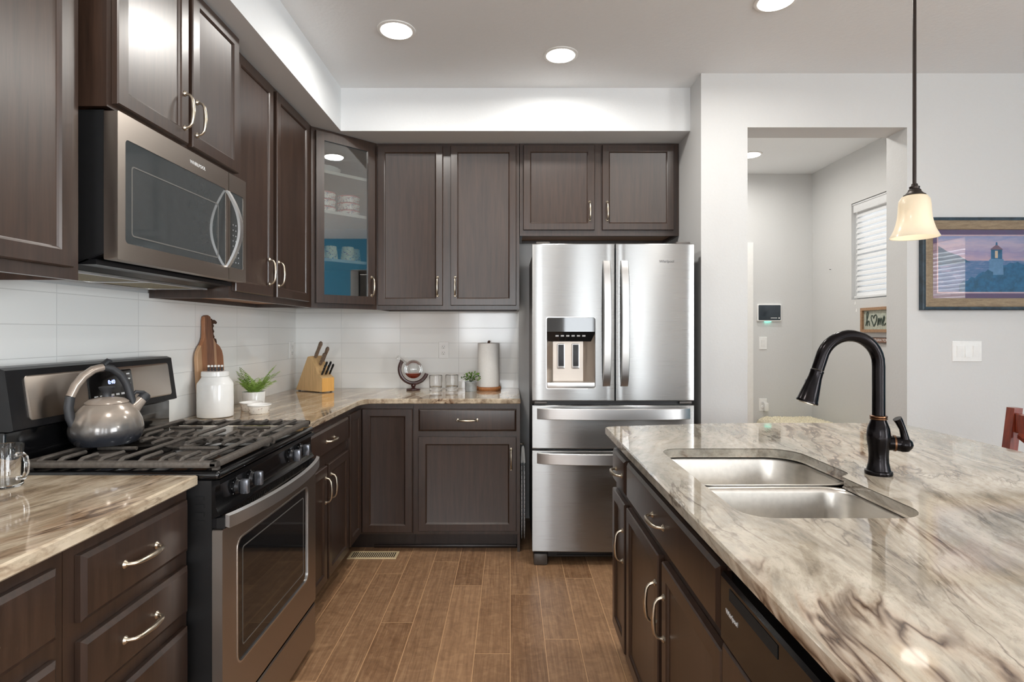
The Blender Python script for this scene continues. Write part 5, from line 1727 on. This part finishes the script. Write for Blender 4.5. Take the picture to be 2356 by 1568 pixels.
# ------------------------------------------------------------------ pendant
t = thing('pendant_light', 'bell-shaped cream glass pendant light over the island', 'lamp', (1.40, 1.957, CEIL))
bm = bm_new(); lathe(bm, [(0.062, -0.0005), (0.062, -0.006), (0.045, -0.022), (0.012, -0.03), (0.0, -0.031)], 28); obj('canopy', bm, 'iron_bronze', t)
bm = bm_new(); tube(bm, [(0, 0, -0.03), (0, 0, -0.955)], 0.0058, 12); obj('rod', bm, 'iron_bronze', t)
zc = 1.637 - CEIL
bm = bm_new(); lathe(bm, [(0.0, 0.188), (0.009, 0.186), (0.011, 0.178), (0.016, 0.176), (0.015, 0.168), (0.019, 0.165), (0.021, 0.158), (0.024, 0.155), (0.029, 0.150), (0.033, 0.148), (0.0335, 0.1455)], 28, (0, 0, zc)); obj('socket_cap', bm, 'iron_bronze', t)
sh = [(0.030, 0.145), (0.038, 0.142), (0.0455, 0.130), (0.048, 0.112), (0.049, 0.09), (0.051, 0.068), (0.055, 0.048), (0.061, 0.028), (0.0685, 0.012), (0.0735, 0.002), (0.074, 0.0)]
bm = bm_new(); lathe(bm, sh + [(r - 0.003, z + 0.001) for r, z in sh[::-1]], 48, (0, 0, zc), (False, False)); obj('lamp_shade', bm, 'shade', t)
bm = bm_new(); lathe(bm, [(0.0, 0.05), (0.014, 0.055), (0.021, 0.072), (0.019, 0.09), (0.011, 0.108), (0.011, 0.13)], 20, (0, 0, zc)); obj('bulb', bm, 'bulb', t)
pl = bpy.data.lights.new('pendant_bulb_light', 'POINT'); pl.energy = 0.15; pl.color = (1, 0.94, 0.86); pl.shadow_soft_size = 0.04
po = bpy.data.objects.new('pendant_bulb_light', pl); C.objects.link(po); po.location = (1.40, 1.957, 1.655)


# added fill lamp: an unseen opal globe, put in to brighten the ceiling
t = thing('fill_globe_lamp', 'added unseen opal globe fill lamp on a rod over the dining side', 'lamp', (3.1, 0.2, CEIL))
bm = bm_new(); lathe(bm, [(0.06, -0.0005), (0.06, -0.02), (0.01, -0.028), (0.0, -0.029)], 24); obj('canopy', bm, 'iron_bronze', t)
bm = bm_new(); tube(bm, [(0, 0, -0.028), (0, 0, -0.60)], 0.006, 8); obj('rod', bm, 'iron_bronze', t)
bm = bm_new(); lathe(bm, [(0.04, -0.60)] + [(0.15 * math.sin(a), -0.745 + 0.15 * math.cos(a)) for a in [0.28 + i * (PI - 0.28) / 14 for i in range(15)]], 28, caps=(True, False)); obj('globe', bm, 'opal', t)


# ------------------------------------------------------------------ recessed ceiling lights
def can(label, x, y, power):
    t = thing('recessed_light', label, 'ceiling light', (x, y, CEIL), 0, 'recessed ceiling lights')
    bm = bm_new(); lathe(bm, [(0.092, -0.0005), (0.092, -0.004), (0.086, -0.007), (0.074, -0.006)], 40, caps=(True, False)); obj('trim_ring', bm, 'white_paint', t)
    bm = bm_new(); lathe(bm, [(0.0745, -0.0055), (0.0745, -0.0075), (0.0, -0.0085)], 40, caps=(False, False)); obj('lens', bm, 'lens', t)
    area('can_light', (x, y, CEIL - 0.012), (0, 0, 0), 0.14, 0.14, power, (1, 0.97, 0.92), 'DISK', 170)
    return t


can('bright recessed ceiling light on the left, nearer the left soffit', -0.554, 2.748, 5.5)
can('bright recessed ceiling light in front of the refrigerator', 0.267, 2.995, 5.5)
can('recessed ceiling light cut by the top edge of the photo', 1.175, 2.50, 5.5)
can('recessed hallway light just behind the opening edge', 1.995, 4.69, 5)
can('added unseen recessed fill light above the hallway opening header', 2.0, 3.85, 4.2)  # extra lamp added out of sight to brighten the hallway
can('recessed ceiling light out of view on the camera side', -0.45, 0.9, 5.5)

# ------------------------------------------------------------------ floor register, tea towel
t = thing('floor_register', 'beige slotted floor vent at the inside corner', 'vent', (-0.80, 3.305, 0.0))
bm = bm_new(); box(bm, -0.142, 0.142, -0.055, 0.055, 0.0004, 0.006, 0.002, 1); pl_ = obj('plate', bm, 'beige_metal', t)
bm = bm_new()
for i in range(22):
    x = -0.122 + i * 0.0116
    box(bm, x, x + 0.0058, -0.036, 0.036, 0.0061, 0.0067)
obj('slots', bm, 'slot', t, 0)

t = thing('tea_towel', 'white grid-check tea towel hanging in the gap beside the refrigerator', 'towel', (0.061, 3.345, 0.62))
bm = bm_new()
for x in (0.008, 0.025):
    loops = []
    for z, w, th in ((-0.115, 0.03, 0.004), (-0.13, 0.07, 0.006), (-0.2, 0.115, 0.007), (-0.35, 0.12, 0.008), (-0.48, 0.115, 0.007), (-0.55, 0.085, 0.004), (-0.556, 0.08, 0.002)):
        loops.append([(x + th * math.cos(a) * 0.95, 0.13 + w * math.sin(a), z) for a in [2 * PI * k / 20 for k in range(20)]])
    loft(bm, loops, True, True)
obj('cloth', bm, 'towel', t, 60)
bm = bm_new()
for s, x in ((-1, 0.009), (1, 0.026)):
    tube(bm, [(0.0165, 0.13, -0.012), (0.0165 + s * 0.004, 0.13, -0.03), (x, 0.13, -0.115)], [0.005, 0.006, 0.007], 8, flat=(1, 0.8))
obj('loop', bm, 'paper', t)
bm = bm_new(); tube(bm, [(0.0003, 0.13, 0.0), (0.012, 0.13, 0.0), (0.019, 0.13, -0.004), (0.0195, 0.13, 0.008)], 0.0028, 8); obj('hook', bm, 'nickel', t)

# ------------------------------------------------------------------ dishes in the corner cabinet
CM = Matrix.Translation((-1.17, 3.32, ZU)) @ Matrix.Rotation(PI / 4, 4, 'Z')
def put(x, y, k):
    return tuple(CM @ Vector((x, y, SH[k] + 0.0008)))
PB = [(0.0, 0), (0.032, 0), (0.034, 0.004), (0.056, 0.034), (0.064, 0.052), (0.063, 0.054), (0.060, 0.052), (0.05, 0.034), (0.0, 0.008)]
def bowl_(label, x, y, z, k):
    p = put(x, y, k)
    o = thing('bowl', label, 'bowl', (p[0], p[1], p[2] + z), 0, 'sprigged bowls in the glass cabinet')
    bm = bm_new(); lathe(bm, [(0.0, 0), (0.06, 0), (0.066, 0.004), (0.072, 0.03), (0.0725, 0.042), (0.069, 0.042), (0.066, 0.03), (0.058, 0.006), (0, 0.006)], 32); obj('body', bm, 'pottery', o)
    bm = bm_new(); lathe(bm, [(0.0727, 0.038), (0.0735, 0.041), (0.0727, 0.0445), (0.069, 0.0445)], 32, caps=(False, False)); obj('rim', bm, 'red_rim', o)
for i in range(3):
    bowl_(('lowest', 'middle', 'topmost')[i] + ' red-rimmed sprigged bowl of the right stack, middle shelf of the glass cabinet', 0.335, 0.17, i * 0.046, 2)
for i in range(3):
    bowl_(('lowest', 'middle', 'topmost')[i] + ' red-rimmed sprigged bowl of the left stack, middle shelf of the glass cabinet', 0.165, 0.17, i * 0.046, 2)
p = put(0.145, 0.17, 3)
bm = bm_new(); lathe(bm, [(0.0, 0), (0.085, 0), (0.09, 0.003), (0.117, 0.038), (0.12, 0.04), (0.118, 0.043), (0.110, 0.038), (0.083, 0.008), (0, 0.008)], 48)
for v in bm.verts:
    r = math.hypot(v.co.x, v.co.y)
    if r > 0.1:
        a = math.atan2(v.co.y, v.co.x)
        k_ = 1 + 0.025 * math.cos(24 * a)
        v.co.x *= k_; v.co.y *= k_
tag(obj('pie_dish', bm, 'ceramic', None, 30, p), 'white fluted pie dish on the top shelf of the glass cabinet', 'dish')
for i, (x, y, lb) in enumerate(((0.10, 0.12, 'leftmost patterned yellow mug on the lowest shelf of the glass cabinet'), (0.20, 0.15, 'patterned yellow mug second from left on the glass cabinet shelf'),
                                (0.298, 0.11, 'large front patterned mug behind the glass cabinet door'), (0.375, 0.17, 'patterned yellow mug at the right end of the glass cabinet shelf'))):
    o = thing('coffee_mug', lb, 'mug', put(x, y, 1), 0, 'sprigged mugs in the glass cabinet')
    bm = bm_new(); lathe(bm, [(0.0, 0), (0.046, 0), (0.047, 0.004), (0.041, 0.06), (0.037, 0.092), (0.036, 0.093), (0.034, 0.09), (0.04, 0.01), (0, 0.008)], 28); obj('cup', bm, 'mugpot', o)
    bm = bm_new(); tube(bm, [(-0.036, -0.02, 0.075), (-0.058, -0.03, 0.072), (-0.066, -0.034, 0.045), (-0.055, -0.03, 0.02), (-0.040, -0.022, 0.018)], 0.005, 8); obj('handle', bm, 'frame_edge', o)
for i, lb in enumerate(('bottom', 'second', 'third', 'top')):
    p = put(0.23, 0.20, 0)
    bm = bm_new(); lathe(bm, [(0.0, 0), (0.07, 0), (0.08, 0.003), (0.118, 0.012), (0.119, 0.014), (0.078, 0.0062), (0, 0.0062)], 36)
    o = obj('dinner_plate', bm, 'ceramic', None, 35, (p[0], p[1], p[2] + i * 0.0105))
    tag(o, lb + ' white plate of the stack in the bottom of the glass cabinet', 'plate', 'plates in the glass cabinet')
